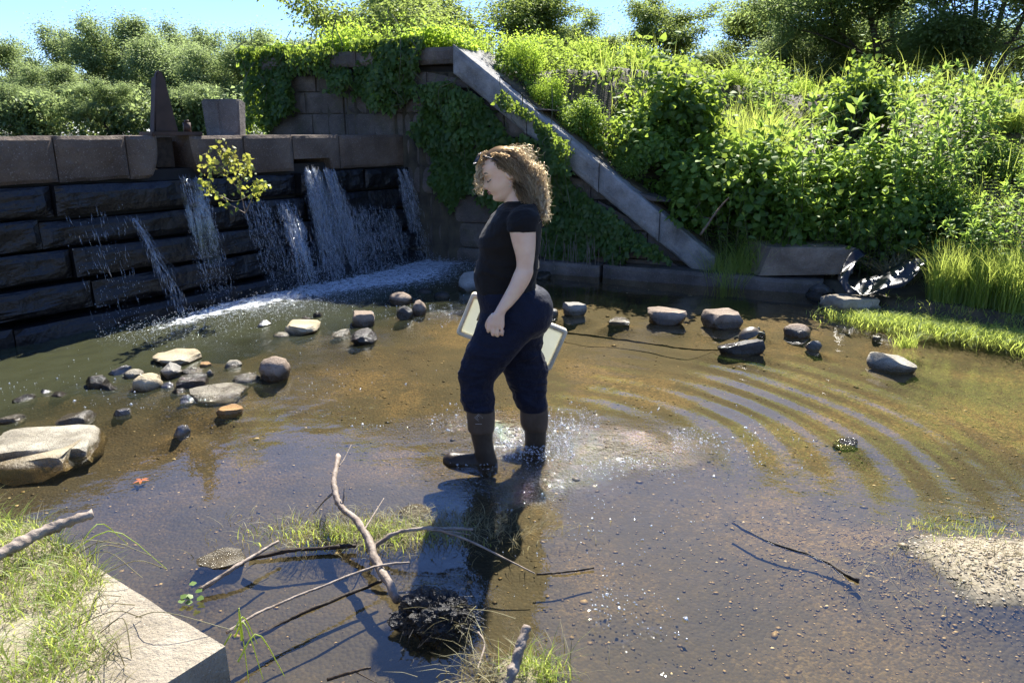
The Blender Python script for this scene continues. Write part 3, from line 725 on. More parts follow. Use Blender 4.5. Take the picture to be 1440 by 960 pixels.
for v in me.vertices:
    v.co.x += (-.10 if v.co.x < (q0.x + q1.x) / 2 - .3 else 0) * (v.co.z - q0.z) / .3 * -1 + 0; v.co.z -= .05 * ((q0.y + .55) - v.co.y) / .55 * 0
cc = (q0 + q1) / 2; me.transform(Matrix.Translation(-cc))
tag(link('stone_slab', me, M['slab'], loc=cc), 'long squared stone slab tilted on the bank behind the log-like footing', 'stone slab', SLABG)
rock((1166, 406, 1245, 441), 'block', 'ledge', 'pale squared block at the water edge beside the black sheeting', dd=.7, z=0.0, name='stone_slab', cat='stone slab', grp=SLABG, sub=4, seed=8)
rock((1140, 392, 1185, 420), 'angular', 'rock_dark', 'dark stone in shade under the long slab', grp='stones lying in the shallow stream')
for k_, (a, b, lb) in enumerate(((1.3, 2.45, 'low dark footing stone at the wall foot below the ivy'), (2.5, 4.85, 'long rounded footing stone at the wall foot below the coping end'))):
    me = block_mesh('footing_stone', (lpt(a, .32), lpt(b, .30)), -.3, -.3, .15, .13, .4, (10, 4), .03, 60 + k_, .04, backdir=LN)
    cc = lpt((a + b) / 2, .1); me.transform(Matrix.Translation((-cc[0], -cc[1], 0)))
    tag(link('footing_stone', me, M['abut'], loc=(cc[0], cc[1], 0)), lb, 'footing stone', 'footing stones of the wing wall')

# ------------------------------------------------------------------ front left ledge
def ledge_block(a, b, inset, depth, z1, label, seed):
    p_, q_ = LC + F1 * b + I1 * inset, LC + F1 * a + I1 * inset
    me = block_mesh('ledge_block', (p_, q_), -.35, -.35, z1, z1, depth, (18, 6), .022, seed, .016, backdir=I1)
    me.transform(Matrix.Translation((-p_[0], -p_[1], 0)))
    return tag(link('ledge_block', me, M['ledge'], loc=(*p_, 0)), label, 'stone block', 'blocks of the front ledge')
ledge_block(0, 1.03, 0, 1.1, .42, 'big pale granite block with a sharp corner at the bottom left', 91)
ledge_block(1.05, 2.2, .05, 1.1, .42, 'second granite block of the front ledge, beyond the dry stick', 92)
ledge_block(2.22, 3.4, .12, 1.1, .40, 'third granite block of the front ledge, beyond the left edge', 93)
# ------------------------------------------------------------------ trees
def grow(p, d, length, r, depth, out, tips, spread=.6, gnarl=.25, rnd=random):
    n = 5; pts = [p]; q = Vector(p); dd = Vector(d).normalized()
    for i in range(n):
        dd = (dd + Vector([rnd.uniform(-1, 1) for _ in range(3)]) * gnarl * .5 + Vector((0, 0, .06))).normalized()
        q = q + dd * length / n; pts.append(tuple(q))
    rad = np.linspace(r, r * .6, n + 1); out.append((pts, rad))
    if depth == 0: tips += pts[2:]; return
    for k in range(3 if depth > 1 else 4):
        t = pts[rnd.randint(2, n)] if k else pts[-1]
        a = rnd.uniform(0, 6.28); s = spread * rnd.uniform(.6, 1.3)
        side = Vector((math.cos(a), math.sin(a), rnd.uniform(-.2, .5))) * s
        grow(t, (dd + side).normalized(), length * rnd.uniform(.6, .8), r * .55, depth - 1, out, tips, spread, gnarl, rnd)
def tree_meshes(seed, H=8, crown0=.25, width=.5, nleaf=26000, leaf=.16, trunks=1, airy=.55, spread=.65, flat=.7, top=1.0):
    rnd = random.Random(seed); r = np.random.default_rng(seed); br, tips = [], []
    for k in range(trunks):
        a = rnd.uniform(0, 6.28); off = .25 * (trunks > 1)
        base = (math.cos(a) * off, math.sin(a) * off, 0)
        z0 = H * crown0; lean = Vector((rnd.uniform(-.12, .12), rnd.uniform(-.12, .12), 1)) if trunks == 1 else Vector((math.cos(a) * .25, math.sin(a) * .25, 1))
        P = [Vector(base) + lean * (H * .75) * t + Vector((rnd.uniform(-.1, .1), rnd.uniform(-.1, .1), 0)) for t in np.linspace(0, 1, 7)]
        br.append(([tuple(x) for x in P], np.linspace(H * .018, H * .006, 7) * (1 if trunks == 1 else .8)))
        nl = 9 if trunks == 1 else 5
        for j in range(nl):
            t = crown0 + (.95 - crown0) * (j + rnd.random()) / nl * .98; t = min(t / .75 * .75, .98)
            b = Vector(P[0]) .lerp(P[-1], t); a = j * 2.4 + rnd.uniform(-.4, .4)
            prof = math.sin(math.pi * min(1, max(.12, (t - crown0 * .6) / (1.12 - crown0 * .6)))) ** .6
            grow(tuple(b), (math.cos(a), math.sin(a), .35 + .5 * t), H * width * .42 * prof * rnd.uniform(.8, 1.15), H * .006, 2, br, tips, spread, .35, rnd)
    bag = Bag()
    for i, (P, rad) in enumerate(br): bag.add(*tube(P, rad, 6 if i < trunks else 4, cap=False), .5)
    tips = np.array(tips); nc = len(tips)
    per = max(1, nleaf // nc)
    cs = r.uniform(.35, 1.25, nc) * H * .062 * (1.3 - .5 * airy)
    idx = np.repeat(np.arange(nc), per)
    off = r.normal(size=(len(idx), 3)) * np.array([1, 1, flat]) * cs[idx][:, None]
    P = tips[idx] + off
    cv = r.uniform(0, 1, nc)[idx] * .5 + .25
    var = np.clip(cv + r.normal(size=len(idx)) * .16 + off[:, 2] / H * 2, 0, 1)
    D = unit(off + r.normal(size=P.shape) * .5 * H * .05 + [0, 0, -.03 * H])
    lf = Bag().add(*leaves(P, D, leaf * r.uniform(.6, 1.25, len(P)), leaf * .55 * r.uniform(.7, 1.2, len(P)), var, shape='two'))
    return bag, lf
TV = {}
def variant(key, mt, **kw):
    b, l = tree_meshes(**kw); tm, lm = b.mesh('trunk'), l.mesh('crown'); zt = np.percentile(np.concatenate(l.V)[:, 2], 99.6); tm.materials.append(M['bark']); lm.materials.append(M[mt])
    TV[key] = (tm, lm, zt)
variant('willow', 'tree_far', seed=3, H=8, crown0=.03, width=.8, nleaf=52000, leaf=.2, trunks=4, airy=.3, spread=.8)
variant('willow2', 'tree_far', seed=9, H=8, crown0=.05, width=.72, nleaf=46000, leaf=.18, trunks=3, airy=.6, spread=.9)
variant('round', 'tree_mid', seed=5, H=8, crown0=.22, width=.85, nleaf=60000, leaf=.16, trunks=1, airy=.3, spread=.8, flat=.45)
variant('airy', 'tree_mid', seed=6, H=8, crown0=.3, width=.62, nleaf=26000, leaf=.15, trunks=1, airy=.9, spread=.7)
variant('dark', 'tree_dark', seed=7, H=12, crown0=.14, width=.75, nleaf=70000, leaf=.2, trunks=3, airy=.35, spread=.8, flat=.5)
def tree(key, u, vtop, dist, label, wide=1.0, grp='trees standing beyond the dam and the bank', z=None, rz=None, mt=None):
    tm, lm, H = TV[key]; p_ = aty(u, vtop, dist); z = (gh(p_.x, p_.y) if z is None else z) - .1
    s = (p_.z - z) / H
    t = thing('tree', label, 'tree', (p_.x, dist, z), grp); t.scale = (s * wide, s * wide, s); t.rotation_euler.z = rz if rz is not None else random.uniform(0, 6.28)
    link('trunk', tm, None, t); link('crown', lm, None, t); return t
TL = [
 ('willow', -95, 60, 34, 'bushy pale tree of the far shore, cut by the left edge of the picture', 1.3),
 ('willow2', 5, 48, 36, 'pale tree leftmost in the picture, lower than its neighbour at the post', 1.2),
 ('willow', 70, 92, 31, 'low pale thicket tree between the leftmost tree and the tall far tree', 1.3),
 ('willow2', 120, 40, 37, 'tall loose far tree with bare twigs sticking out of its top', 1.1),
 ('willow', 178, 26, 36, 'highest pale tree of the far shore, left of the iron fin', 1.05),
 ('willow', 232, 55, 33, 'pale tree directly behind the iron fin', 1.25),
 ('willow2', 285, 38, 42, 'far pale rounded crown above the stone post', 1.15),
 ('willow', 325, 66, 31, 'yellowish pale tree behind the stone post', 1.3),
 ('willow2', 395, 38, 44, 'far tree showing just left of the abutment vines', 1.3),
 ('willow', 30, 120, 28, 'low dense shrubby tree at the waterline far left', 1.6),
 ('willow2', 150, 115, 28, 'low dense shrubby tree at the waterline left of the iron fin', 1.6),
 ('willow', 270, 120, 28, 'low dense shrubby tree at the waterline right of the iron fin', 1.5),
 ('airy', 500, -40, 17, 'open leaning tree with thin branches above the abutment', 1.3),
 ('airy', 565, -25, 22, 'narrow tree rising in the middle behind the abutment top', 1.0),
 ('round', 668, -30, 24, 'dense tree behind the top of the sloping coping', 1.5),
 ('airy', 745, 18, 24, 'small tree right of the dense tree over the coping', 1.2),
 ('round', 835, 26, 30, 'low rounded tree in the gap under the open sky', 1.1),
 ('airy', 890, 70, 26, 'small thin tree in the dip of the tree line', 1.5),
 ('airy', 945, -8, 27, 'airy upright tree alone against the sky', 1.45),
 ('round', 1085, -14, 25, 'large rounded dome-shaped tree with layered foliage', 1.7),
 ('round', 1010, 70, 30, 'low tree left of the large dome-shaped tree', 1.5),
 ('willow', 1165, 30, 21, 'light green tree in front of the dome-shaped tree', 1.5),
 ('airy', 1215, -30, 27, 'thin tree between the light green tree and the dark ones', 1.2),
 ('dark', 1300, -190, 19, 'big dark tree with several visible trunks on the right', 1.35),
 ('dark', 1425, -220, 17, 'big dark tree at the right edge of the picture', 1.35),
 ('dark', 1570, -150, 20, 'big dark tree beyond the right edge', 1.1),
 ('dark', 1475, 20, 24, 'dark tree low at the right edge behind the two big dark trees', 1.6),
 ('round', 1370, 20, 26, 'rounded tree half hidden behind the two big dark trees', 1.2),
 ('round', 1240, 110, 30, 'small distant tree glimpsed under the dark crown', 1.4),
]
for key, u, v, d_, lb, wd in TL: tree(key, u, v, d_, lb, wd, z=1.5 if u < 430 and d_ > 27 else None)
# ------------------------------------------------------------------ shrubs and herbs
def herb_bag(seed, stems=26, H=1.2, sp=.38, leaf=.12, wl=.34, gap=.055, top=1.0):
    r = np.random.default_rng(seed); lf, st = Bag(), Bag()
    for k in range(stems):
        a, q = r.uniform(0, 6.28), sp * math.sqrt(r.random()); b = np.array([math.cos(a) * q, math.sin(a) * q, 0])
        h = H * r.uniform(.6, 1.0) * (1 - .35 * (q / sp) ** 2); le = np.array([math.cos(a), math.sin(a), 0]) * q * .7 + r.normal(size=3) * [.06, .06, 0]
        t = np.linspace(0, 1, 6)[:, None]; P = b + le * t ** 1.6 + np.array([0, 0, h]) * t
        st.add(*tube(P, np.linspace(.007, .003, 6), 3, cap=False), .4)
        m_ = int(h * .85 / gap); tt = np.linspace(.15, 1, m_) ** .8
        c = b + le * tt[:, None] ** 1.6 + np.array([0, 0, h]) * tt[:, None]
        for side in (0, math.pi):
            az = np.arange(m_) * 1.57 + side + r.uniform(0, .5, m_) + a
            up = .15 + .55 * (tt > .9) + r.uniform(-.25, .25, m_)
            D = np.stack([np.cos(az), np.sin(az), up], -1)
            L = leaf * (1.15 - .45 * tt) * r.uniform(.75, 1.2, m_); 
            lf.add(*leaves(c, D, L, L * wl, np.clip(.15 + .6 * tt + r.normal(size=m_) * .13, 0, 1), N=np.array([0, 0, 1.0]) + r.normal(size=(m_, 3)) * .3, droop=.5, fold=.3))
        D = unit(r.normal(size=(7, 3)) * .8 + [0, 0, .5]); L = leaf * .6 * np.ones(7)
        lf.add(*leaves(np.repeat(P[-1:], 7, 0), D, L, L * wl, np.full(7, .85), droop=.35))
    return st, lf
def bush_bag(seed, n=5200, rad=(.5, .5, .5), leaf=.05, wl=.75, nb=26):
    r = np.random.default_rng(seed); lf, st = Bag(), Bag(); rad = np.array(rad)
    C = unit(r.normal(size=(nb, 3))) * r.uniform(.35, .95, nb)[:, None] ** .6; C[:, 2] = np.abs(C[:, 2]) * 1.1 - .15; C = C * rad + [0, 0, rad[2] * .65]
    for c in C:
        P = spline([(0, 0, 0), c * [.35, .35, .55] + r.normal(size=3) * .04, c], 6); st.add(*tube(P, np.linspace(.012, .004, 6), 4, cap=False), .4)
    idx = r.integers(0, nb, n); off = r.normal(size=(n, 3)) * rad * .2; P = C[idx] + off
    cv = r.uniform(.2, .75, nb)[idx]; D = unit(off / rad + r.normal(size=(n, 3)) * .45 + [0, 0, -.25])
    L = leaf * r.uniform(.6, 1.25, n)
    keep = P[:, 2] > .02
    V = leaves(P[keep], D[keep], L[keep], (L * wl)[keep], np.clip(cv + r.normal(size=n) * .12 + off[:, 2] / rad[2] * .5, 0, 1)[keep], N=(unit(off / rad) + [0, 0, .7])[keep] + r.normal(size=(keep.sum(), 3)) * .35)
    lf.add(*V); return st, lf
def grass_bag(seed, n=700, H=.8, rad=.2, lean=.55, w_=.008):
    global rng
    keep, rng_ = rng, np.random.default_rng(seed); rng = rng_
    a, q = rng.uniform(0, 6.28, n), rad * np.sqrt(rng.random(n)); P = np.stack([np.cos(a) * q, np.sin(a) * q, 0 * a], -1)
    b = Bag().add(*blades(P, H * rng.uniform(.55, 1, n), lean * rng.uniform(.2, 1.3, n), w_ * rng.uniform(.7, 1.3, n), rng.uniform(.2, .95, n), seg=4)); rng = keep
    return b
SV = {}; NAT = {}
for k_, mt, f in [('herb1', 'herb', lambda: herb_bag(1, 22, leaf=.165, wl=.36, gap=.065)), ('herb2', 'herb', lambda: herb_bag(2, 18, 1.2, .34, .2, .34, .07)), ('herb3', 'yellow', lambda: herb_bag(3, 24, 1.2, .42, .09, .3)), ('herb4', 'herb', lambda: herb_bag(8, 12, 1.2, .3, .11, .25, .05)),
                 ('bush1', 'bush', lambda: bush_bag(4)), ('bush2', 'bush', lambda: bush_bag(5, 3600, (.5, .5, .5), .075, .8, 22)), ('bush3', 'yellow', lambda: bush_bag(6, 5200, (.5, .5, .5), .045, .6, 30)), ('bush4', 'vine', lambda: bush_bag(7, 3200, (.5, .5, .6), .085, .85, 24))]:
    s_, l_ = f(); zc = np.concatenate(l_.V)[:, 2]; s_, l_ = s_.mesh('stems'), l_.mesh('foliage'); s_.materials.append(M['stem']); l_.materials.append(M[mt]); SV[k_] = (s_, l_); NAT[k_] = float(np.percentile(zc, 99.3))
for k_, mt, kw in [('grass1', 'grass', dict(seed=1)), ('grass2', 'grass', dict(seed=2, n=500, H=.8, rad=.28, lean=.9)), ('grass3', 'straw', dict(seed=3, n=260, H=.8, rad=.16, lean=.8))]:
    g_ = grass_bag(**kw).mesh('blades'); g_.materials.append(M[mt]); SV[k_] = (g_,)
NAT.update(grass1=.75, grass2=.65, grass3=.65)
def shrub(key, u, vtop, vbase, Y, label, wide=1.0, name=None, cat=None, base=None, grp='shrubs and tall weeds on the bank'):
    a = aty(u, vtop, Y); g = gh(a.x, Y) if base is None else base
    z0 = min(g, a.z - .25) - .03; s = (a.z - z0) / NAT[key]
    nm = name or {'h': 'tall_weed', 'b': 'shrub', 'g': 'grass_clump'}[key[0]]
    t = thing(nm, label, cat or {'h': 'weed', 'b': 'shrub', 'g': 'grass'}[key[0]], (a.x, Y, z0), grp)
    t.scale = (s * wide, s * wide, s); t.rotation_euler.z = random.uniform(0, 6.28)
    for me in SV[key]: link(me.name.split('.')[0], me, None, t)
    return t
SL = [
 # on top of the abutment
 ('bush2', 425, 68, 100, 10.9, 'leafy shrub at the upstream end of the abutment top', 1.1),
 ('bush3', 495, 28, 80, 10.7, 'bright shrub on the abutment top left of the others', 1.2), ('herb3', 545, 18, 70, 10.5, 'upright yellow-green weed in the middle of the abutment top', 1.2),
 ('herb1', 590, 24, 70, 10.4, 'tall leafy weed on the abutment top left of the coping corner', 1.2), ('bush3', 632, 30, 70, 10.3, 'yellow-green shrub exactly above the coping corner', 1.2),
 ('herb3', 685, 30, 80, 10.4, 'loose yellow weed behind the top of the sloping coping', 1.3), ('bush3', 735, 52, 120, 9.9, 'bright yellow-green shrub hanging over the upper coping', 1.1),
 ('herb3', 790, 62, 140, 10.0, 'tall yellow weed right of the upper coping', 1.3), ('bush3', 770, 105, 170, 9.5, 'small yellow-green shrub touching the middle coping from behind', 1.1),
 ('bush1', 820, 138, 210, 9.3, 'fine-leaved green shrub at the middle of the coping', 1.2), ('herb3', 860, 78, 170, 10.6, 'yellow-green weed behind the dark broad shrub', 1.4),
 ('bush4', 935, 82, 230, 9.6, 'dark broad-leaved rounded shrub behind the lower coping', 1.25), ('bush2', 905, 150, 250, 9.2, 'leafy shrub at the foot of the dark broad-leaved one', 1.2),
 ('bush1', 885, 205, 290, 8.9, 'low dark shrub beside the lower part of the coping', 1.2), ('herb2', 960, 235, 330, 8.7, 'shaded leafy weed right above the coping end', 1.0),
 # middle of the slope
 ('herb3', 985, 92, 180, 11.2, 'pale yellow weed patch left of the grass tussock', 1.5), ('bush3', 1030, 98, 150, 11.6, 'pale yellow-green shrub above the grass tussock', 1.3),
 ('herb1', 1085, 95, 150, 11.2, 'broad leafy weed behind the grass tussock', 1.3), ('grass1', 1065, 124, 195, 9.9, 'big fountain-shaped green grass tussock high on the bank', 1.25),
 ('grass2', 1000, 150, 200, 10.0, 'lighter thin grass tuft left of the big tussock', 1.0), ('bush2', 1015, 190, 270, 8.9, 'rounded leafy shrub under the thin grass tuft', 1.3),
 ('bush1', 1060, 200, 290, 8.7, 'fine-leaved shrub in the middle of the bank', 1.3), ('herb1', 1150, 138, 330, 8.5, 'large bright weed with pointed leaves in the middle of the bank', .95),
 ('herb2', 1110, 170, 300, 8.7, 'pointed-leaf weed leaning on the large bright one from the left', .9), ('bush4', 1212, 84, 190, 10.4, 'round vine-wrapped dark shrub standing above the bank', 1.0),
 ('bush1', 1225, 205, 300, 8.5, 'low fine-leaved shrub between the two large pointed-leaf weeds', 1.3), ('herb2', 1290, 140, 330, 8.2, 'tallest pointed-leaf weed of the bank, left of the right-hand pair', .9),
 ('herb1', 1330, 90, 300, 9.2, 'tall dark pointed-leaf weed behind the tallest one', .95), ('herb2', 1385, 105, 300, 8.8, 'pointed-leaf weed near the right edge under the dark tree', .95),
 ('herb1', 1335, 170, 340, 7.9, 'bright leafy weed between the right-hand pair and the water', .8), ('herb1', 1260, 175, 330, 8.1, 'narrow leafy weed left of the tallest pointed-leaf weed', .8),
 ('grass1', 1430, 130, 260, 9.2, 'pale grass stand at the right edge high on the bank', 1.5), ('herb3', 1420, 230, 330, 7.3, 'bright yellow-green weed at the right edge', 1.0),
 # low on the bank
 ('herb4', 1035, 235, 350, 8.3, 'small leafy weed near the bare stick', .8), ('herb4', 1085, 255, 350, 8.2, 'small leafy weed above the left end of the long slab', 1.0), ('herb4', 1145, 262, 350, 8.2, 'dark leafy weed above the middle of the long slab', 1.0),
 ('herb4', 1205, 270, 360, 7.9, 'dark leafy weed above the right end of the long slab', 1.0), ('herb3', 1245, 280, 350, 7.6, 'small bright weed above the black sheeting', .7),
 ('herb4', 1300, 285, 370, 7.4, 'leafy weed right of the black sheeting', 1.0), ('herb1', 1390, 275, 400, 6.9, 'bright weed with fresh leaf tips at the right above the reeds', .9), ('herb1', 1455, 250, 420, 6.6, 'bright weed cut by the right edge above the reeds', .9),
 ('grass1', 1345, 325, 440, 6.7, 'tall green grass clump at the water on the right, left one', .9), ('grass1', 1395, 335, 450, 6.5, 'tall green grass clump at the water on the right, middle one', .9), ('grass1', 1450, 325, 460, 6.3, 'tall green grass clump cut by the right edge', 1.0),
 ('grass2', 1330, 385, 420, 6.75, 'low sprawling grass clump between sheeting and reeds', 1.0), ('grass3', 1180, 335, 370, 8.0, 'dry brown grass lying over the long slab', 1.6), ('grass3', 1270, 345, 400, 7.3, 'dry brown grass bent over the black sheeting', 1.8),
 ('grass2', 1065, 318, 345, 8.1, 'little green tuft at the left end of the long slab', .9), ('grass2', 1028, 340, 385, 8.0, 'little tuft between coping end and long slab', .9),
 ('bush2', 1180, 215, 310, 8.7, 'leafy shrub in shade between the two big weeds', 1.2), ('bush1', 970, 300, 350, 8.6, 'low leafy shrub behind the coping end', 1.1), ('bush2', 1260, 240, 340, 8.0, 'dark leafy shrub right of the low fine-leaved shrub', 1.2),
 ('bush1', 1340, 260, 360, 7.6, 'green shrub behind the grass clumps at the water', 1.2), ('bush3', 1130, 110, 170, 12.5, 'yellowish shrub on the skyline left of the vine-wrapped one', 1.2), ('herb3', 1270, 110, 170, 12.5, 'yellowish weed on the skyline right of the vine-wrapped shrub', 1.2),
 ('bush3', 900, 62, 120, 13.0, 'yellow-green shrub on the skyline left of the airy tree', 1.3), ('bush3', 830, 55, 120, 12.5, 'yellow-green shrub on the skyline right of the upper coping', 1.3),
 ('bush2', 960, 85, 120, 14.0, 'green shrub under the airy tree', 1.5), ('bush1', 1055, 80, 120, 14.5, 'green shrub under the large dome-shaped tree', 1.6), ('bush3', 655, 45, 90, 11.6, 'bright shrub farther back over the coping corner', 1.4),
 ('bush3', 760, 45, 100, 12.0, 'bright shrub farther back right of the upper coping', 1.4),
 ('bush1', 1500, 200, 330, 7.6, 'green shrub beyond the right edge', 1.4), ('bush1', 1410, 200, 300, 8.2, 'leafy shrub at the right edge below the pale grass', 1.2),
]
for a in SL: shrub(a[0], a[1], a[2], a[3], a[4], a[5], (a[6] if len(a) > 6 else 1.0) * (.86 if a[0][0] != 'g' else 1))
n = 60000                      # waterside thicket under the far trees
x = rng.uniform(-48, 6, n); y = 27 + 4 * rng.random(n); P3 = np.stack([x, y], -1); hh = .4 + 1.9 * fbm(P3, .45, 141)
z = 1.45 + hh * rng.random(n) ** .8; L = rng.uniform(.1, .22, n)
fb_ = Bag().add(*leaves(np.stack([x, y - .6 * (z - 1.5) / 2, z], -1), rng.normal(size=(n, 3)) + [0, -.3, -.1], L, L * .6, np.clip(vn(np.stack([x, z, y], -1), .8, 143) * .8 + rng.normal(size=n) * .15, 0, 1), shape='two'))
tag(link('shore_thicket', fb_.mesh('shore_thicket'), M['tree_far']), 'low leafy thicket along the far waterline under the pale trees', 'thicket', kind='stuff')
# continuous low undergrowth of the bank
n = 112000
x = rng.uniform(-4, 13, n); y = 5 + 17 * rng.random(n) ** 1.7; d = shore_d(x, y)
s = (x - LA[0]) * LE[0] + (y - LA[1]) * LE[1]; t = (x - LA[0]) * LN[0] + (y - LA[1]) * LN[1]
P2 = np.stack([x, y], -1)
cl = fbm(P2, 1.6, 61); ok = (d > .35 + .35 * vn(P2, 1.5, 66)) & (s > -2.3) & ((s > 3.9) | (t > .95 + .18 * vn(P2, 5, 63))) & (vn(P2, 2.2, 67) < .93)
bare = np.exp(-(((x - 5.2) / .6) ** 2 + ((y - 8.0) / .5) ** 2)); ok &= rng.random(n) > bare
x, y, d, cl, P2 = x[ok], y[ok], d[ok], cl[ok], P2[ok]; n = len(x)
hh = (.06 + 1.1 * np.clip(cl - .35, 0, 1)) * ss(.2, 1.2, d) * ss(.2, .9, cl + .2)
z = ground_h(x, y) + hh * rng.random(n) ** .5
yel = fbm(P2, .7, 71)
var = np.clip(.15 + .6 * rng.random(n) * .8 + (yel - .5) * 1.2 - .12, 0, 1)
L = rng.uniform(.04, .1, n) * (1 + .7 * ss(10, 16, y)); D = unit(rng.normal(size=(n, 3)) + [0, -.2, .15])
bg_ = Bag().add(*leaves(np.stack([x, y, z], -1), D, L, L * rng.uniform(.35, .75, n), var, shape='two'))
tag(link('undergrowth', bg_.mesh('undergrowth'), M['under']), 'low tangled leafy undergrowth covering the whole bank behind the coping', 'undergrowth', kind='stuff')
n = 5200                       # long grass blades mixed into it
x = rng.uniform(1.0, 12, n); y = rng.uniform(5.5, 15, n); d = shore_d(x, y); ok = (d > .5) & (((x + 1.13) * LN[0] + (y - 9.69) * LN[1] > 1.1) | (x > 3.2)) & (vn(np.stack([x, y], -1), 1.1, 72) > .5)
x, y = x[ok], y[ok]; P = np.stack([x, y, ground_h(x, y)], -1)
b_ = Bag().add(*blades(P, rng.uniform(.3, .85, len(x)), rng.uniform(.2, .9, len(x)), rng.uniform(.006, .012, len(x)), rng.uniform(.3, 1, len(x)), 4))
tag(link('bank_grass', b_.mesh('bank_grass'), M['grass']), 'long grass blades standing scattered through the leafy undergrowth', 'grass', kind='stuff')

# ------------------------------------------------------------------ vines on the masonry
def vine(label, fn, n, leaf, seed, stems=10, grp='vines on the abutment', mt='vine', dens=1.0, name='vine'):
    """fn(a,b)->position on the surface and outward direction for unit-square a,b; returns None outside"""
    r = np.random.default_rng(seed); a, b = r.random(n), r.random(n)
    P, O, mask = fn(a, b, r); P, O = P[mask], O[mask]; n = len(P)
    lp = vn(P, 3.2, seed); th = .02 + .42 * np.clip(lp - .2, 0, 1) ** 1.3; dep = r.random(n) ** .6
    P = P + O * (th * dep)[:, None]
    D = unit(O * .45 + r.normal(size=(n, 3)) * .5 + [0, 0, -.75]); L = leaf * r.uniform(.55, 1.25, n)
    var = np.clip(.2 + .5 * vn(P, 5, seed + 1) + r.normal(size=n) * .12, 0, 1)
    bag = Bag().add(*leaves(P, D, L, L * .72, var, N=O + r.normal(size=(n, 3)) * .45 + [0, 0, .35], droop=.3))
    c = P.mean(0); t = thing(name, label, 'vine', tuple(c), grp)
    for q in range(len(bag.V)): bag.V[q] = bag.V[q] - c
    link('foliage', bag.mesh('foliage'), M[mt], t)
    st = Bag()
    for k in range(stems):
        i = r.integers(0, n); q = P[i] - c; L_ = r.uniform(.3, .8)
        C = [q + np.array([r.normal() * .05, r.normal() * .05, L_ * (1 - f)]) * 1.0 - np.array([0, 0, L_ * .5]) + r.normal(size=3) * .03 for f in (0, .33, .66, 1)]
        st.add(*tube(spline(C, 9), np.linspace(.006, .002, 9), 4, cap=False))
    link('stems', st.mesh('stems'), M['stem'], t); return t
def wallfn(s0, s1, z0, z1, lowfn=None, topz=None, seed=0, cut=.5, off=0.0):
    def f(a, b, r):
        s = s0 + (s1 - s0) * a; z = z0 + (z1 - z0) * b
        top = zw(s) - .34 - .22 * vn(np.stack([s, 0 * s, 0 * s], -1), 2.3, seed + 11) if topz is None else (zw(s) - .05 if topz == 'edge' else np.full_like(s, topz))
        low = lowfn(s) if lowfn is not None else z0
        q = np.stack([s, z, 0 * s], -1); low = low + .35 * (fbm(q * [3.5, .6, 1], 1.3, seed) - .5) * 2
        m_ = (z < top + .03) & (z > low) & (fbm(q, 1.9, seed + 3) > cut) & (s > s0 + .35 * vn(q * [0, 1, 1], 3.1, seed + 6)) & (s < s1 - .35 * vn(q * [0, 1, 1], 3.1, seed + 8))
        P = np.stack([LA[0] + LE[0] * s - LN[0] * off, LA[1] + LE[1] * s - LN[1] * off, z], -1); O = np.broadcast_to([-LN[0], -LN[1], .1], P.shape)
        return P, O, m_
    return f
vine('thick dark vine curtain hanging over the upstream corner of the abutment', wallfn(-2.95, -1.6, 1.55, 2.7, lambda s: np.interp(s, [-2.75, -2.3, -2.0, -1.75], [1.6, 1.62, 1.85, 2.25]), topz=2.68, seed=3, cut=.2, off=.05), 7000, .07, 3)
vine('vine hanging from the abutment top between the dark curtain and the middle', wallfn(-2.1, -.85, 1.7, 2.7, lambda s: np.full_like(s, 2.05), topz=2.62, seed=5, cut=.42, off=.04), 4200, .065, 5)
vine('vine with bright leaves hanging over the middle of the abutment top', wallfn(-1.25, .2, 1.75, 2.75, lambda s: np.interp(s, [-1.1, -.5, 0], [2.1, 1.95, 2.1]), topz=2.7, seed=8, cut=.38, off=.05), 5600, .07, 8)
vine('vine climbing under the upper coping corner', wallfn(-.2, .95, 1.5, 2.6, lambda s: np.interp(s, [-.2, .4, .9], [2.15, 1.8, 1.55]), seed=11, cut=.38, off=.03), 4600, .06, 11)
vine('broad ivy mass on the wing wall above and left of the woman', wallfn(-.15, 1.55, .55, 2.1, lambda s: np.interp(s, [0, .3, .9, 1.35], [1.3, .75, .75, .7]), seed=14, cut=.30, off=.03), 9500, .075, 14)
vine('broad ivy mass on the wing wall right of the woman, lower than the coping', wallfn(1.1, 3.25, .1, 1.9, lambda s: np.interp(s, [1.3, 1.8, 2.5, 3.0], [.5, .22, .3, .25]), seed=17, cut=.26, off=.04), 15000, .07, 17)
vine('thin vine lying along the front edge of the middle coping', wallfn(.9, 2.2, .9, 2.4, lambda s: zw(s) - .45, topz='edge', seed=21, cut=.31, off=.14), 12000, .05, 21)
def topfn(sa, sb, w0, w1, seed, cut):
    def f(a, b, r):
        s = sa + (sb - sa) * a; q = w0 + (w1 - w0) * b
        P = np.stack([LA[0] + LE[0] * s + LN[0] * q, LA[1] + LE[1] * s + LN[1] * q, zw(s) + .02], -1)
        m_ = fbm(np.stack([s, q, 0 * s], -1), 3.2, seed) - .12 * (w1 - q) > cut
        return P, np.broadcast_to([.1, -.2, .95], P.shape), m_
    return f
vine('green shoots creeping over the back edge of the upper coping', topfn(.7, 2.2, .3, 1.05, 31, .33), 3400, .055, 31, mt='bush')
vine('green shoots creeping over the back edge of the lower coping', topfn(2.0, 3.5, .3, 1.05, 33, .28), 3600, .055, 33, mt='bush')
vine('bright yellow-green shoots trailing along the abutment top', topfn(-2.4, .55, -.05, .55, 35, .30), 6500, .06, 35, mt='yellow')
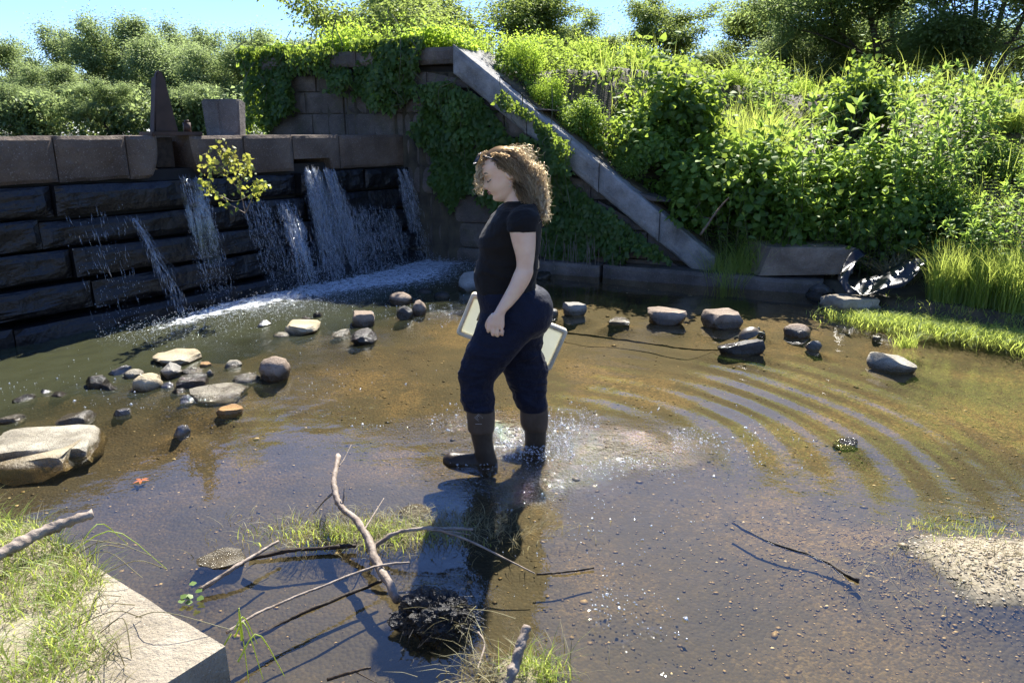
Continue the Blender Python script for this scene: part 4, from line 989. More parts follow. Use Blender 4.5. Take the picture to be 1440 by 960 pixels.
# dead hanging roots and dry vine stems at the wall foot
b_ = Bag()
for k in range(46):
    s = 1.5 + 1.2 * rng.random(); q = lpt(s, .2 + .08 * rng.random()); z = rng.uniform(.3, .5)
    b_.add(*tube(spline([(q[0], q[1], z), (q[0] + rng.normal() * .03, q[1], z - .2), (q[0] + rng.normal() * .06, q[1] - .03, z - .42)], 6), .003, 3, cap=False))
tag(link('hanging_roots', b_.mesh('hanging_roots'), M['drift']), 'thin dry roots hanging over the footing stones under the ivy', 'roots', kind='stuff')
# ------------------------------------------------------------------ sapling rooted in the dam face
sap = thing('sapling', 'small sapling with backlit yellow and reddish leaves growing out of the dam face', 'sapling', (0, 0, 0))
def damp(u, v, off=-.05):        # point over the dam face: plane parallel to the dam line, off metres out
    x, y, dz = ray(u, v); o_ = W0 + DM * off; t = (o_ @ DM) / (x * DM[0] + y * DM[1]); return np.array([x * t, y * t, CAM_H + dz * t])
SP = [[(345, 300), (338, 268), (330, 235), (322, 205)], [(345, 300), (320, 285), (295, 262), (283, 252)], [(345, 300), (355, 278), (362, 258), (372, 262)], [(338, 268), (318, 248), (300, 232), (290, 222)], [(335, 262), (345, 240), (350, 225)], [(310, 275), (330, 283), (352, 274), (368, 258)], [(332, 240), (318, 225), (308, 205)]]
st, P, D = Bag(), [], []
for q, c in enumerate(SP):
    C = spline([damp(u, v, .1 + .10 * k + .05 * q % .2) for k, (u, v) in enumerate(c)], 22); st.add(*tube(C, np.linspace(.005, .0015, 22), 4))
    for k in range(7, 22):
        for _ in range(4 if q != 5 else 1): P.append(C[k] + rng.normal(size=3) * .03); D.append(rng.normal(size=3) * .6 + [0, 0, -.5])
P, D = np.array(P), np.array(D); n = len(P); L = rng.uniform(.025, .06, n)
zrel = (P[:, 2] - P[:, 2].min()) / np.ptp(P[:, 2])
lf = Bag().add(*leaves(P, D, L, L * .8, np.clip(1.05 - .75 * zrel + rng.normal(size=n) * .2, 0, 1), N=rng.normal(size=(n, 3)) + [0, -1, 0]))
link('stems', st.mesh('stems'), M['drift'], sap); link('leaves', lf.mesh('leaves'), M['sapling'], sap)

# ------------------------------------------------------------------ falling water
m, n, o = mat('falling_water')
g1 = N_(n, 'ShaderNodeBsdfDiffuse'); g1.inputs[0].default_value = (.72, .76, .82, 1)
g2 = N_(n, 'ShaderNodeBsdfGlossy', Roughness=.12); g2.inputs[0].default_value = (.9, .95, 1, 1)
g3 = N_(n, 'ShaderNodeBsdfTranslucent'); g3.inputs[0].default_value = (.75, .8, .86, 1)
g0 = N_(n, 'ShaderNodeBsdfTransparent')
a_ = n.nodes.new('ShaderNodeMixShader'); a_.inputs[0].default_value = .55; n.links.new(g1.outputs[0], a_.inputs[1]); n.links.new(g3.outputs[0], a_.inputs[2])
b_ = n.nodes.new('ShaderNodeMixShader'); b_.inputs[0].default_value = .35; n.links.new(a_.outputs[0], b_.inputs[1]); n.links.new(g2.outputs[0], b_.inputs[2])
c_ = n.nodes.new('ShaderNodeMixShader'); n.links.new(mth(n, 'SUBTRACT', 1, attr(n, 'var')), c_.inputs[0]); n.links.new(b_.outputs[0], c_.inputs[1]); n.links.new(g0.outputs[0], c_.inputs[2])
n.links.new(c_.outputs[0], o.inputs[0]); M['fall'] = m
def spindle(P, D, L, Rr, var):
    D = unit(D); N = unit(np.cross(D, rdir(len(P)))); B = np.cross(D, N); k = 5
    V = np.stack([P - D * L[:, None] * .5, P + N * Rr[:, None], P - .5 * N * Rr[:, None] + .87 * B * Rr[:, None], P - .5 * N * Rr[:, None] - .87 * B * Rr[:, None], P + D * L[:, None] * .5], 1)
    tr = np.array([(0, 1, 2), (0, 2, 3), (0, 3, 1), (4, 2, 1), (4, 3, 2), (4, 1, 3)]); T = (tr[None] + (np.arange(len(P)) * k)[:, None, None]).reshape(-1, 3)
    return V.reshape(-1, 3), T, np.repeat(var, k)
def fall(label, u0, u1, vt, z_end, n, out0=.02, out1=.3, width_end=1.5, dens=1.0, drops=.5, nstr=12, u_end=None, thr=True, ribs=0):
    """water leaving the wall between photo columns u0..u1 at height row vt and falling to z_end"""
    A, B = damp(u0, vt, -.24), damp(u1, vt, -.24); H = A[2] - z_end
    sh = 0 if u_end is None else (damp(u_end, 400, .1)[:2] - (damp((u0 + u1) / 2, 400, .1)[:2])) @ DD
    st = rng.random(nstr); sw = rng.uniform(.3, 1.2, nstr)
    idx = rng.integers(0, nstr, n); t = rng.random(n) ** .85; n0 = n
    a = st[idx] + rng.normal(size=n) * .025 * sw[idx] * (1 + 1.5 * t); 
    wob = .03 * np.sin(t * 7 + idx * 1.7) + .035 * rng.normal(size=n) * t
    c = A[None] + (B - A)[None] * a[:, None]
    o_ = out0 + (out1 - out0) * t ** .8 + rng.normal(size=n) * (.012 + .05 * t)
    along = sh * t + (a - .5) * (width_end - 1) * t * np.linalg.norm((B - A)[:2]) + wob
    P = np.stack([c[:, 0] + DM[0] * o_ + DD[0] * along, c[:, 1] + DM[1] * o_ + DD[1] * along, c[:, 2] - H * t], -1)
    isd = rng.random(n) < drops * (.35 + .65 * t)
    L = np.where(isd, rng.uniform(.008, .022, n), rng.uniform(.04, .14, n)); Rr = np.where(isd, rng.uniform(.0012, .0036, n), rng.uniform(.001, .0028, n)) 
    var = np.where(isd, rng.uniform(.7, 1, n), rng.uniform(.25, .8, n))
    D = np.stack([DM[0] * .25 + 0 * t + rng.normal(size=n) * .1, DM[1] * .25 + 0 * t + rng.normal(size=n) * .1, -1 + 0 * t], -1)
    bag = Bag().add(*spindle(P, D, L, Rr, var))
    # continuous threads
    for k in range(nstr):
        tt = np.linspace(0, 1, 16); oo = out0 + (out1 - out0) * tt ** .8
        al = sh * tt + (st[k] - .5) * (width_end - 1) * tt * np.linalg.norm((B - A)[:2]) + .02 * np.sin(tt * 9 + k)
        cc = A + (B - A) * st[k]
        Q = np.stack([cc[0] + DM[0] * oo + DD[0] * al, cc[1] + DM[1] * oo + DD[1] * al, cc[2] - H * tt * rng.uniform(.5, 1)], -1)
        thr and bag.add(*tube(Q, np.linspace(.006, .002, 16) * rng.uniform(.4, 1.2), 4, cap=False), rng.uniform(.06, .25))
    for k in range(ribs):        # thin glassy sheets between the threads
        s_ = rng.random(); h0, h1 = sorted(rng.uniform(0, 1, 2)); h0 *= .6; h1 = max(h1, h0 + .25); tt = np.linspace(h0, h1, 9); oo = out0 + (out1 - out0) * tt ** .8 - .01; wd_ = rng.uniform(.008, .035) * np.sin(np.linspace(.25, 2.9, 9))
        al = sh * tt + (s_ - .5) * (width_end - 1) * tt * np.linalg.norm((B - A)[:2]) + .012 * np.sin(tt * 14 + k); cc = A + (B - A) * s_
        Q = np.stack([cc[0] + DM[0] * oo + DD[0] * al, cc[1] + DM[1] * oo + DD[1] * al, cc[2] - H * tt], -1); e_ = np.array([DD[0], DD[1], 0]) * wd_[:, None]
        V_ = np.stack([Q - e_, Q + e_], 1).reshape(-1, 3); i_ = np.arange(8)[:, None] * 2; bag.add(V_, np.concatenate([i_ + [[0, 1, 3]], i_ + [[0, 3, 2]]]), rng.uniform(.03, .16))
    c0 = P.mean(0); bag.V = [v - c0 for v in bag.V]
    return tag(link('waterfall', bag.mesh('waterfall'), M['fall'], loc=tuple(c0)), label, 'waterfall', 'leaks falling down the dam', 'stuff' if n < 400 else None)
fall('widest and brightest waterfall pouring from the notch under the dam crest', 424, 466, 238, .02, 5600, .04, .24, 1.5, nstr=26, u_end=456, ribs=150)
fall('waterfall in the corner where the dam meets the abutment', 552, 572, 238, .02, 1700, .03, .25, 1.3, nstr=10, u_end=574, ribs=40)
fall('thin veil of drops between the widest waterfall and the corner one', 478, 545, 290, .02, 2600, .1, .3, 1.1, drops=.9, nstr=40, thr=False, ribs=60)
fall('waterfall of loose drops coming out of the gate slot', 250, 282, 248, .02, 1150, .03, .2, 1.3, drops=.85, nstr=20, u_end=270, thr=False, ribs=22)
fall('single thin jet arching out left of the gate slot', 184, 188, 307, .02, 330, .02, .3, 1.6, drops=.15, nstr=7, u_end=214)
fall('shower of drops under the sapling', 335, 372, 282, .02, 1500, .05, .22, 1.2, drops=.97, nstr=40, u_end=372, thr=False)
fall('narrow trickle just left of the widest waterfall', 380, 404, 285, .02, 2000, .1, .45, 1.3, drops=.95, nstr=14, thr=False, ribs=16)
fall('sparse dripping leak near the left edge', 75, 130, 300, .0, 170, .1, .3, 1.0, drops=.97, nstr=9, thr=False)
fall('sparse dripping leak between the left one and the thin jet', 120, 160, 285, .0, 130, .1, .3, 1.0, drops=.97, nstr=6, thr=False)
# splash drops jumping off the pool
n = 8500; s = .6 + 4.6 * rng.random(n) ** .7; q = .15 + np.abs(rng.normal(size=n)) * .42; z = np.abs(rng.normal(size=n)) * .05 * np.exp(-q)
P = np.stack([W0[0] + DD[0] * s + DM[0] * q, W0[1] + DD[1] * s + DM[1] * q, z], -1)
a = rng.uniform(0, 6.28, 380); r_ = np.abs(rng.normal(size=380)) * .18
P = np.concatenate([P, np.stack([RC.x + .05 + np.cos(a) * r_ * 1.3, RC.y - .02 + np.sin(a) * r_, np.abs(rng.normal(size=380)) * .014], -1)])
n = len(P); b_ = Bag().add(*spindle(P, rdir(n), rng.uniform(.006, .02, n), rng.uniform(.0015, .0042, n), rng.uniform(.6, 1, n)))
tag(link('splash_drops', b_.mesh('splash_drops'), M['fall']), 'splash drops jumping above the foaming pool and around the boots', 'splash', kind='stuff')

# added white specks that imitate sun glints on the stirred water
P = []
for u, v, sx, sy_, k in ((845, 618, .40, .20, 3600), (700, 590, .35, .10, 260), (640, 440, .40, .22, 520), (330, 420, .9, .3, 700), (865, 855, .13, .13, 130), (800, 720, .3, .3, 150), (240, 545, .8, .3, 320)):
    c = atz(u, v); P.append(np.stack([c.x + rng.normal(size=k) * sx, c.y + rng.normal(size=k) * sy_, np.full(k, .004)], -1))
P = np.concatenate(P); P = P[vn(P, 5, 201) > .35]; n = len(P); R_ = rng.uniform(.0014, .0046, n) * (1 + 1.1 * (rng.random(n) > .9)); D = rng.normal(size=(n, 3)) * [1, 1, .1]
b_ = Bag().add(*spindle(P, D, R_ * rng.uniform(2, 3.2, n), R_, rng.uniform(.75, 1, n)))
tag(link('glint_specks', b_.mesh('glint_specks'), M['fall']), 'tiny added white specks imitating sun glints on the stirred water around the boots and stones', 'glint_specks', kind='stuff')

# ------------------------------------------------------------------ gravel on bed and bar
n = 17000; x = rng.uniform(-3.4, 4.6, n); y = .9 + 7.5 * rng.random(n) ** 1.5; d = shore_d(x, y); dd = (x - W0[0]) * DM[0] + (y - W0[1]) * DM[1]
nb = 7000; xb = BAR.x + rng.normal(size=nb) * .6; yb = BAR.y + rng.normal(size=nb) * .3
x, y, d, dd = [np.concatenate(v) for v in ((x, xb), (y, yb), (d, shore_d(xb, yb)), (dd, 0 * xb + 9))]
i1 = (x - LC[0]) * I1[0] + (y - LC[1]) * I1[1]; i2 = (x - LC[0]) * I2[0] + (y - LC[1]) * I2[1]
ok = (d < -.05) & (dd > 1) & (np.minimum(i1, i2) < -.03); sz = np.where(np.arange(len(x)) < n, (.003 + .009 * rng.random(len(x)) ** 3) * (1 + 1.2 * (rng.random(len(x)) > .98)), rng.uniform(.003, .0085, len(x)))[ok]; x, y = x[ok], y[ok]
bm = bmesh.new(); bmesh.ops.create_icosphere(bm, subdivisions=1, radius=1); IV = np.array([v.co for v in bm.verts]); IT = np.array([[v.index for v in f.verts] for f in bm.faces]); bm.free()
sc3 = sz[:, None] * rng.uniform(.6, 1.2, (len(x), 3)) * [1, 1, .45]
ca = rng.uniform(0, 6.28, len(x)); jit = 1 + .25 * rng.normal(size=(len(x), 12, 1)) * .6
V = IV[None] * sc3[:, None] * jit; V = np.stack([V[..., 0] * np.cos(ca)[:, None] - V[..., 1] * np.sin(ca)[:, None], V[..., 0] * np.sin(ca)[:, None] + V[..., 1] * np.cos(ca)[:, None], V[..., 2]], -1)
V = V + np.stack([x, y, ground_h(x, y) + sz * .02], -1)[:, None]
T = (IT[None] + (np.arange(len(x)) * 12)[:, None, None]).reshape(-1, 3)
m, nn, o = mat('pebble'); v_ = attr(nn, 'var')
p = N_(nn, 'ShaderNodeBsdfPrincipled', Roughness=.6); nn.links.new(ramp(nn, v_, [(0, (.02, .016, .012)), (.3, (.1, .07, .04)), (.6, (.24, .18, .1)), (.85, (.42, .35, .24)), (1, (.6, .54, .44))]), p.inputs['Base Color']); nn.links.new(p.outputs[0], o.inputs[0])
M['pebble'] = m; pv = np.where(ground_h(x, y) > 0, .5 + .4 * rng.random(len(x)), np.clip(rng.normal(.32, .26, len(x)), 0, .95))
tag(link('pebbles', npmesh('pebbles', V.reshape(-1, 3), T, {'var': np.repeat(pv, 12)}), M['pebble']), 'loose pebbles scattered over the stream bed and the gravel bar', 'pebbles', kind='stuff')

# ------------------------------------------------------------------ sticks
def stick(label, pts, r0, r1, mt='drift', twigs=(), z=None, name='stick', cat='stick', grp='sticks lying in the water'):
    C = [atz(u, v, zz) for u, v, zz in pts]; n = max(20, len(C) * 9); P = spline([tuple(c) for c in C], n); c0 = P[0].copy()
    P = P + (fbm(P, 9, 5)[:, None] - .5) * .012
    kn_ = 1 + .35 * np.clip(vn(np.stack([np.arange(n) * .9, 0. * P[:, 0] + pts[0][0]], -1), 1, 3) - .6, 0, 1)
    b = Bag().add(*tube(P - c0, np.linspace(r0, r1, n) * kn_, 9, .4, int(pts[0][0])))
    o_ = link(name, b.mesh('stick', True), M[mt], loc=tuple(c0)); tag(o_, label, cat, grp)
    for tw in twigs:
        Q = spline([tuple(atz(u, v, zz)) for u, v, zz in tw[1]], 16) - c0
        link('twig', Bag().add(*tube(Q, np.linspace(tw[0], tw[0] * .4, 16), 5, .2)).mesh('twig', True), M[mt], o_)
    return o_
stick('thickest bare branch rising crookedly out of the grassy islet', [(558, 843, .02), (530, 790, .06), (512, 745, .10), (480, 712, .12), (470, 680, .16), (476, 640, .18)], .017, .011,
      twigs=[(.006, [(472, 690, .14), (455, 705, .1), (441, 722, .04)]), (.005, [(482, 715, .11), (484, 690, .17), (486, 676, .2)]), (.0035, [(477, 655, .18), (484, 645, .19), (494, 625, .22)]), (.004, [(512, 745, .10), (540, 700, .12), (512, 680, .14)][:2])])
stick('long thin stick slanting from the ledge corner up to the thick branch', [(318, 890, .10), (370, 858, .10), (440, 830, .09), (520, 798, .08), (576, 790, .06)], .005, .004)
stick('pale split stick pointing up right beside the mottled stone', [(280, 830, .02), (330, 798, .05), (392, 760, .06)], .009, .005)
stick('dark wet stick running from the pale split stick into the islet', [(350, 785, .01), (420, 772, .02), (500, 768, .02)], .008, .008, 'driftdark')
stick('forked stick reaching right from the islet over the dark water', [(520, 772, .03), (560, 748, .09), (610, 743, .10), (665, 744, .08)], .009, .005,
      twigs=[(.006, [(612, 743, .1), (660, 760, .09), (710, 785, .06), (752, 806, .02)]), (.004, [(600, 744, .1), (640, 748, .1), (662, 752, .08)])])
stick('dark submerged stick crossing below the long thin one', [(340, 905, -.01), (430, 860, .0), (540, 815, .0)], .008, .006, 'driftdark')
stick('stout weathered stick standing out at the bottom edge', [(705, 985, .02), (722, 940, .08), (742, 878, .16)], .018, .013)
stick('slender dark stick lying in the shallows right of the woman', [(1030, 735, -.006), (1090, 765, -.002), (1150, 785, -.004), (1207, 816, .006)], .006, .008, 'driftdark')
stick('dark thin twig floating right of the forked stick', [(755, 806, .005), (790, 803, .01), (835, 798, .008)], .004, .004, 'driftdark')
stick('long thin submerged branch behind the woman to the right', [(795, 468, -.045), (880, 478, -.045), (960, 490, -.045), (1015, 492, -.045)], .010, .005, 'driftdark')
stick('grey broken stick resting on the front ledge at the left', [(-30, 795, .47), (20, 768, .48), (75, 740, .49), (131, 722, .50)], .019, .014, grp='sticks on the ledge')
stick('curved thin pale twig beside the stout weathered stick', [(672, 888, .03), (682, 905, .03), (672, 940, .02)], .003, .003)
stick('short thin twigs at the bottom edge', [(460, 955, .01), (500, 944, .03), (520, 940, .03)], .005, .004, 'driftdark', twigs=[(.003, [(500, 944, .03), (530, 960, .02)])])
stick('bare grey dead branch poking out above the coping end', [(985, 330, .55), (1010, 295, .85), (1025, 278, 1.0)], .012, .006, grp='sticks on the bank', twigs=[(.005, [(1000, 308, .7), (975, 300, .75), (985, 285, .9)]), (.004, [(990, 322, .6), (1010, 325, .5), (1022, 340, .42)])])
# dark clump of rotting weed
c = atz(606, 898); bm = bmesh.new(); bmesh.ops.create_icosphere(bm, subdivisions=5, radius=1)
V = np.array([v.co for v in bm.verts]); V = V * (1 + .5 * (fbm(V, 2.2, 81) - .5)[:, None] * 2 + .22 * (fbm(V, 8, 82) - .5)[:, None] * 2) * [.118, .085, .075]
for v, q in zip(bm.verts, V): v.co = q
me = bpy.data.meshes.new('clump'); bm.to_mesh(me); bm.free()
M['muck'] = simple_mat('black_muck', (.004, .004, .003), (.018, .014, .01), 14, .4, 1, 60, dist=.02)
cl_ = thing('rotting_weed_clump', 'black dripping clump of rotten weed at the end of the thick branch', 'weed clump', (c.x, c.y + .08, .03))
link('mass', me, M['muck'], cl_); b_ = Bag()
for k in range(420):
    q = unit(rng.normal(size=3) * [1, 1, .7]); q[2] = abs(q[2]) * .9; p0 = q * [.11, .08, .07]; t_ = rng.normal(size=3) * .05 + [0, -.02, -.03]
    p0[0] += .03 * rng.random()
    b_.add(*tube(spline([p0 * .9, p0 * 1.06 + t_ * .2, p0 * 1.04 + t_ * rng.uniform(.2, .7)], 5), rng.uniform(.0008, .002), 3, cap=False), rng.random())
link('fibres', b_.mesh('fibres'), M['muck'], cl_); b_ = Bag()
for k in range(40):
    p0 = np.array([rng.uniform(-.02, .13), rng.uniform(-.1, .0), rng.uniform(-.01, .05)]); t_ = rng.normal(size=3) * [.06, .03, .02]
    b_.add(*tube(spline([p0, p0 + t_ * .5 + [0, 0, .01], p0 + t_], 5), .0013, 3, cap=False), rng.random())
link('straw', b_.mesh('straw'), M['straw'], cl_)

# ------------------------------------------------------------------ grasses near the water
def grassy(label, name, c, n, spread, H, mt='grass', wd=.004, lean=.8, zmin=-.02, zfun=None, cat='grass'):
    x = c.x + rng.normal(size=n) * spread[0]; y = c.y + rng.normal(size=n) * spread[1]; z = ground_h(x, y) if zfun is None else zfun(x, y)
    ok = z > zmin; x, y, z = x[ok], y[ok], z[ok]; k = len(x)
    b = Bag().add(*blades(np.stack([x, y, z - .005], -1), H * rng.uniform(.4, 1.1, k), lean * rng.uniform(.3, 1.5, k), wd * rng.uniform(.7, 1.4, k), np.clip(rng.normal(.55, .25, k), 0, 1), 3))
    return tag(link(name, b.mesh(name), M[mt]), label, cat, kind='stuff')
isl = atz(515, 752)
grassy('green grass growing on the small islet around the thick branch', 'islet_grass', isl, 750, (.18, .05), .07, zfun=lambda x, y: 0 * x + .0)
grassy('dry matted straw on the small islet', 'islet_straw', atz(560, 745), 2100, (.27, .08), .055, 'straw', .003, 1.6, zfun=lambda x, y: 0 * x + .0)
grassy('green grass tuft beside the stout stick at the bottom edge', 'front_grass', atz(758, 950), 170, (.05, .03), .13, wd=.004, zfun=lambda x, y: 0 * x)
grassy('dry grass around the stout stick at the bottom edge', 'front_straw', atz(715, 945), 220, (.1, .05), .1, 'straw', .003, 1.4, zfun=lambda x, y: 0 * x)
grassy('sparse grass on the left tip of the gravel bar', 'bar_grass', atz(1345, 735), 330, (.12, .07), .07, wd=.003, zmin=-.06)
grassy('dry stalks on the gravel bar', 'bar_straw', atz(1350, 795), 600, (.28, .12), .05, 'straw', .0025, 1.9, zmin=-.05)
grassy('small grass tuft growing in the water behind the pointed pale stone', 'water_tuft', atz(1275, 488), 150, (.05, .03), .22, wd=.004, zmin=-9, zfun=lambda x, y: 0 * x)
# grass mat along the right shore
n = 9000; tt = rng.random(n); a, b = np.array([3.2, 6.75]), np.array([5.2, 5.25]); P = a + (b - a) * tt[:, None]; x = P[:, 0] + rng.normal(size=n) * .16 - .1; y = P[:, 1] + rng.normal(size=n) * .16 - .14
b_ = Bag().add(*blades(np.stack([x, y, np.maximum(ground_h(x, y), 0.0)], -1), rng.uniform(.03, .11, n), rng.uniform(.5, 1.6, n), rng.uniform(.004, .009, n), np.clip(rng.normal(.7, .2, n), 0, 1), 2))
tag(link('shore_grass', b_.mesh('shore_grass'), M['grass']), 'bright low grass mat along the right shore', 'grass', kind='stuff')
# turf on the front ledge
def led_pts(n, lo, seed):
    k = rng.uniform(-.0, 2.6, n); i = rng.uniform(.0, .95, n); P = LC + F1 * k[:, None] + I1 * i[:, None]
    q = np.stack([k, i], -1); edge = np.interp(k, [-.1, 0, .37, .74, 1.0, 3], [.34, .25, .13, .02, -.02, -.02]) + .12 * (fbm(q, 4.3, seed) - .5) * 2
    ok = (i > edge * lo) & (rng.random(n) < .15 + 1.6 * np.clip(fbm(q, 7, seed + 2) - .25, 0, 1)); return P[ok]
P = led_pts(26000, 1.0, 91); n = len(P); z = np.maximum(ground_h(P[:, 0], P[:, 1]), .42)
b_ = Bag().add(*blades(np.stack([P[:, 0], P[:, 1], z - .004], -1), rng.uniform(.03, .10, n), rng.uniform(.4, 1.6, n), rng.uniform(.002, .0048, n), np.clip(rng.normal(.6, .25, n), 0, 1), 3))
tag(link('ledge_turf', b_.mesh('ledge_turf'), M['grass']), 'sunlit green turf growing over the front ledge', 'grass', kind='stuff')
P = led_pts(12000, .8, 91); n = len(P)
b_ = Bag().add(*blades(np.stack([P[:, 0], P[:, 1], 0 * P[:, 0] + .418], -1), rng.uniform(.02, .07, n), rng.uniform(1.2, 2.6, n), rng.uniform(.0015, .0035, n), rng.uniform(0, 1, n), 3))
tag(link('ledge_straw', b_.mesh('ledge_straw'), M['straw']), 'dry matted straw between the turf of the front ledge', 'straw', kind='stuff')
b_ = Bag()
for (u0, v0, u1, v1) in ((110, 790, 200, 812), (120, 800, 175, 770), (70, 900, 200, 868), (60, 905, 190, 850), (120, 820, 235, 800), (150, 900, 175, 935), (140, 890, 185, 925), (190, 868, 325, 885), (130, 860, 170, 838), (90, 780, 180, 766), (100, 785, 215, 782)):
    a, c = atz(u0, v0, .43), atz(u1, v1, .425); mdl = (a + c) / 2 + Vector((rng.normal() * .02, rng.normal() * .02, .05))
    b_.add(*tube(spline([tuple(a), tuple(mdl), tuple(c)], 9), .0013, 4, cap=False), rng.random())
tag(link('bent_grass_stalks', b_.mesh('bent_grass_stalks'), M['straw']), 'long bent dry stalks reaching over the bare stone of the front ledge', 'grass', kind='stuff')
b_ = Bag()
for (u0, v0, u1, v1, h) in ((100, 775, 235, 800, .1), (110, 770, 180, 765, .08), (325, 890, 300, 960, .02), (330, 895, 370, 955, .1), (335, 930, 400, 950, .1), (340, 900, 350, 960, .15), (330, 885, 362, 905, .06)):
    a, c = atz(u0, v0, .40), atz(u1, v1, .3); mdl = (a + c) / 2 + Vector((0, 0, h))
    Q = spline([tuple(a), tuple(mdl), tuple(c)], 8); b_.add(*tube(Q, np.linspace(.003, .001, 8), 3, cap=False), .7)
tag(link('trailing_grass', b_.mesh('trailing_grass'), M['grass']), 'green blades trailing from the corner of the front ledge over the water', 'grass', kind='stuff')
# leaves on the water by the ledge, oak leaf under water
lv = thing('floating_leaves', 'few round green leaves floating by the edge of the front ledge', 'leaves', tuple(atz(268, 835, .02)))
for k, (u, v, z) in enumerate(((255, 848, .015), (262, 840, .02), (271, 836, .02), (276, 829, .025), (266, 850, .012), (272, 823, .06), (277, 840, .016))):
    a = atz(u, v, z) - lv.location; V, T, q = leaves([tuple(a)], [(rng.normal(), rng.normal(), .1)], .03, .03, .9, N=np.array([[.2, -.3, 1]]), droop=.1, fold=.05)
    link('leaf', Bag().add(V, T, q).mesh('leaf'), M['herb'], lv)
m, nn, o = mat('orange_leaf'); p = N_(nn, 'ShaderNodeBsdfPrincipled', Roughness=.6); p.inputs['Base Color'].default_value = (.42, .13, .04, 1); nn.links.new(p.outputs[0], o.inputs[0])
ol = atz(198, 675, -.05); V, T, q = leaves(np.zeros((5, 3)), [(1, .1, 0), (.6, .8, 0), (-.8, .5, 0), (-.6, -.8, 0), (.4, -1, 0)], .042, .018, .5, N=np.array([[0, 0, 1.]] * 5), droop=.1)
tag(link('dead_leaf', Bag().add(V, T, q).mesh('dead_leaf'), m, loc=tuple(ol)), 'orange dead oak leaf under the water left of the sticks', 'leaf')

# ------------------------------------------------------------------ black plastic sheeting
m, nn, o = mat('black_plastic'); p = N_(nn, 'ShaderNodeBsdfPrincipled', Roughness=.28); p.inputs['Specular IOR Level'].default_value = .3; p.inputs['Base Color'].default_value = (.008, .009, .012, 1)
nn.links.new(bump(nn, noise(nn, coord(nn), 9, 4), .4, .02), p.inputs['Normal']); nn.links.new(p.outputs[0], o.inputs[0])
ts = thing('plastic_sheeting', 'crumpled black plastic sheeting lying behind the pale squared block', 'plastic sheet', tuple(atz(1220, 400, .1)))
def sheet(rowA, rowB, seed, nm):
    n_, k = 26, 9; A = spline([tuple(aty(*q)) for q in rowA], n_); B = spline([tuple(aty(*q)) for q in rowB], n_)
    g = A[:, None] + (B - A)[:, None] * np.linspace(0, 1, k)[None, :, None]
    g = g + np.array([0, .5, 1])[None, None] * (.018 * np.sin(np.linspace(0, 9, n_)[:, None] + np.linspace(0, 5, k)[None]) + .04 * (fbm(g, 5, seed) - .5))[..., None] - np.array(ts.location)
    i = (np.arange(n_ - 1)[:, None] * k + np.arange(k - 1)[None]).ravel(); Q = np.stack([i, i + 1, i + k + 1, i + k], -1)
    o_ = link(nm, npmesh(nm, g.reshape(-1, 3), Q, smooth=True), m, ts); md = o_.modifiers.new('thickness', 'SOLIDIFY'); md.thickness = .004
sheet([(1196, 409, 6.9), (1218, 392, 7.0), (1258, 373, 7.05), (1308, 362, 7.0)], [(1212, 414, 6.72), (1245, 408, 6.7), (1276, 394, 6.72), (1306, 366, 6.9)], 3, 'flap')
sheet([(1203, 350, 7.4), (1186, 372, 7.25), (1178, 392, 7.05), (1188, 412, 6.85)], [(1218, 354, 7.35), (1203, 376, 7.15), (1193, 394, 6.98), (1206, 414, 6.75)], 9, 'fold')

# ------------------------------------------------------------------ turtle basking on the wedge stone
tk = thing('turtle', 'small brown turtle basking on the dark wedge-shaped stone', 'turtle', (0, 0, 0))
tc = atz(1040, 487); dep = tc.y + .08; c = aty(1053, 470, dep); tk.location = c; tk.rotation_euler = (0, R(-22), R(20)); tk.scale = (.68, .68, .8)
M['shell'] = simple_mat('turtle_shell', (.06, .045, .025), (.17, .13, .08), 14, .4, .5, 40); M['tskin'] = simple_mat('turtle_skin', (.03, .03, .02), (.16, .15, .07), 30, .5, .3)
bm = bmesh.new(); bmesh.ops.create_icosphere(bm, subdivisions=4, radius=1)
for v in bm.verts:
    x_, y_, z_ = v.co; rim = max(0, 1 - abs(z_) * 4)
    v.co = Vector((x_ * (.125 + .012 * rim), y_ * (.10 + .01 * rim), (z_ * .066 if z_ > 0 else z_ * .022)))
me = bpy.data.meshes.new('shell'); bm.to_mesh(me); bm.free(); 
for p_ in me.polygons: p_.use_smooth = True
link('shell', me, M['shell'], tk)
hx = spline([(.09, 0, -.005), (.12, 0, -.004), (.145, 0, .0), (.16, 0, .002)], 10); link('head', npmesh('head', *tube(hx, [.018, .017, .016, .016, .018, .02, .021, .019, .014, .006], 10), smooth=True), M['tskin'], tk)
for sx, sy in ((1, 1), (1, -1), (-1, 1), (-1, -1)):
    P = spline([(sx * .08, sy * .06, -.005), (sx * .11, sy * .1, -.012), (sx * .125, sy * .125, -.03)], 8); link('leg', npmesh('leg', *tube(P, [.018, .018, .017, .016, .015, .015, .016, .008], 8), smooth=True), M['tskin'], tk)
P = spline([(-.12, 0, -.005), (-.15, 0, -.012), (-.17, .01, -.02)], 6); link('tail', npmesh('tail', *tube(P, np.linspace(.01, .002, 6), 6), smooth=True), M['tskin'], tk)
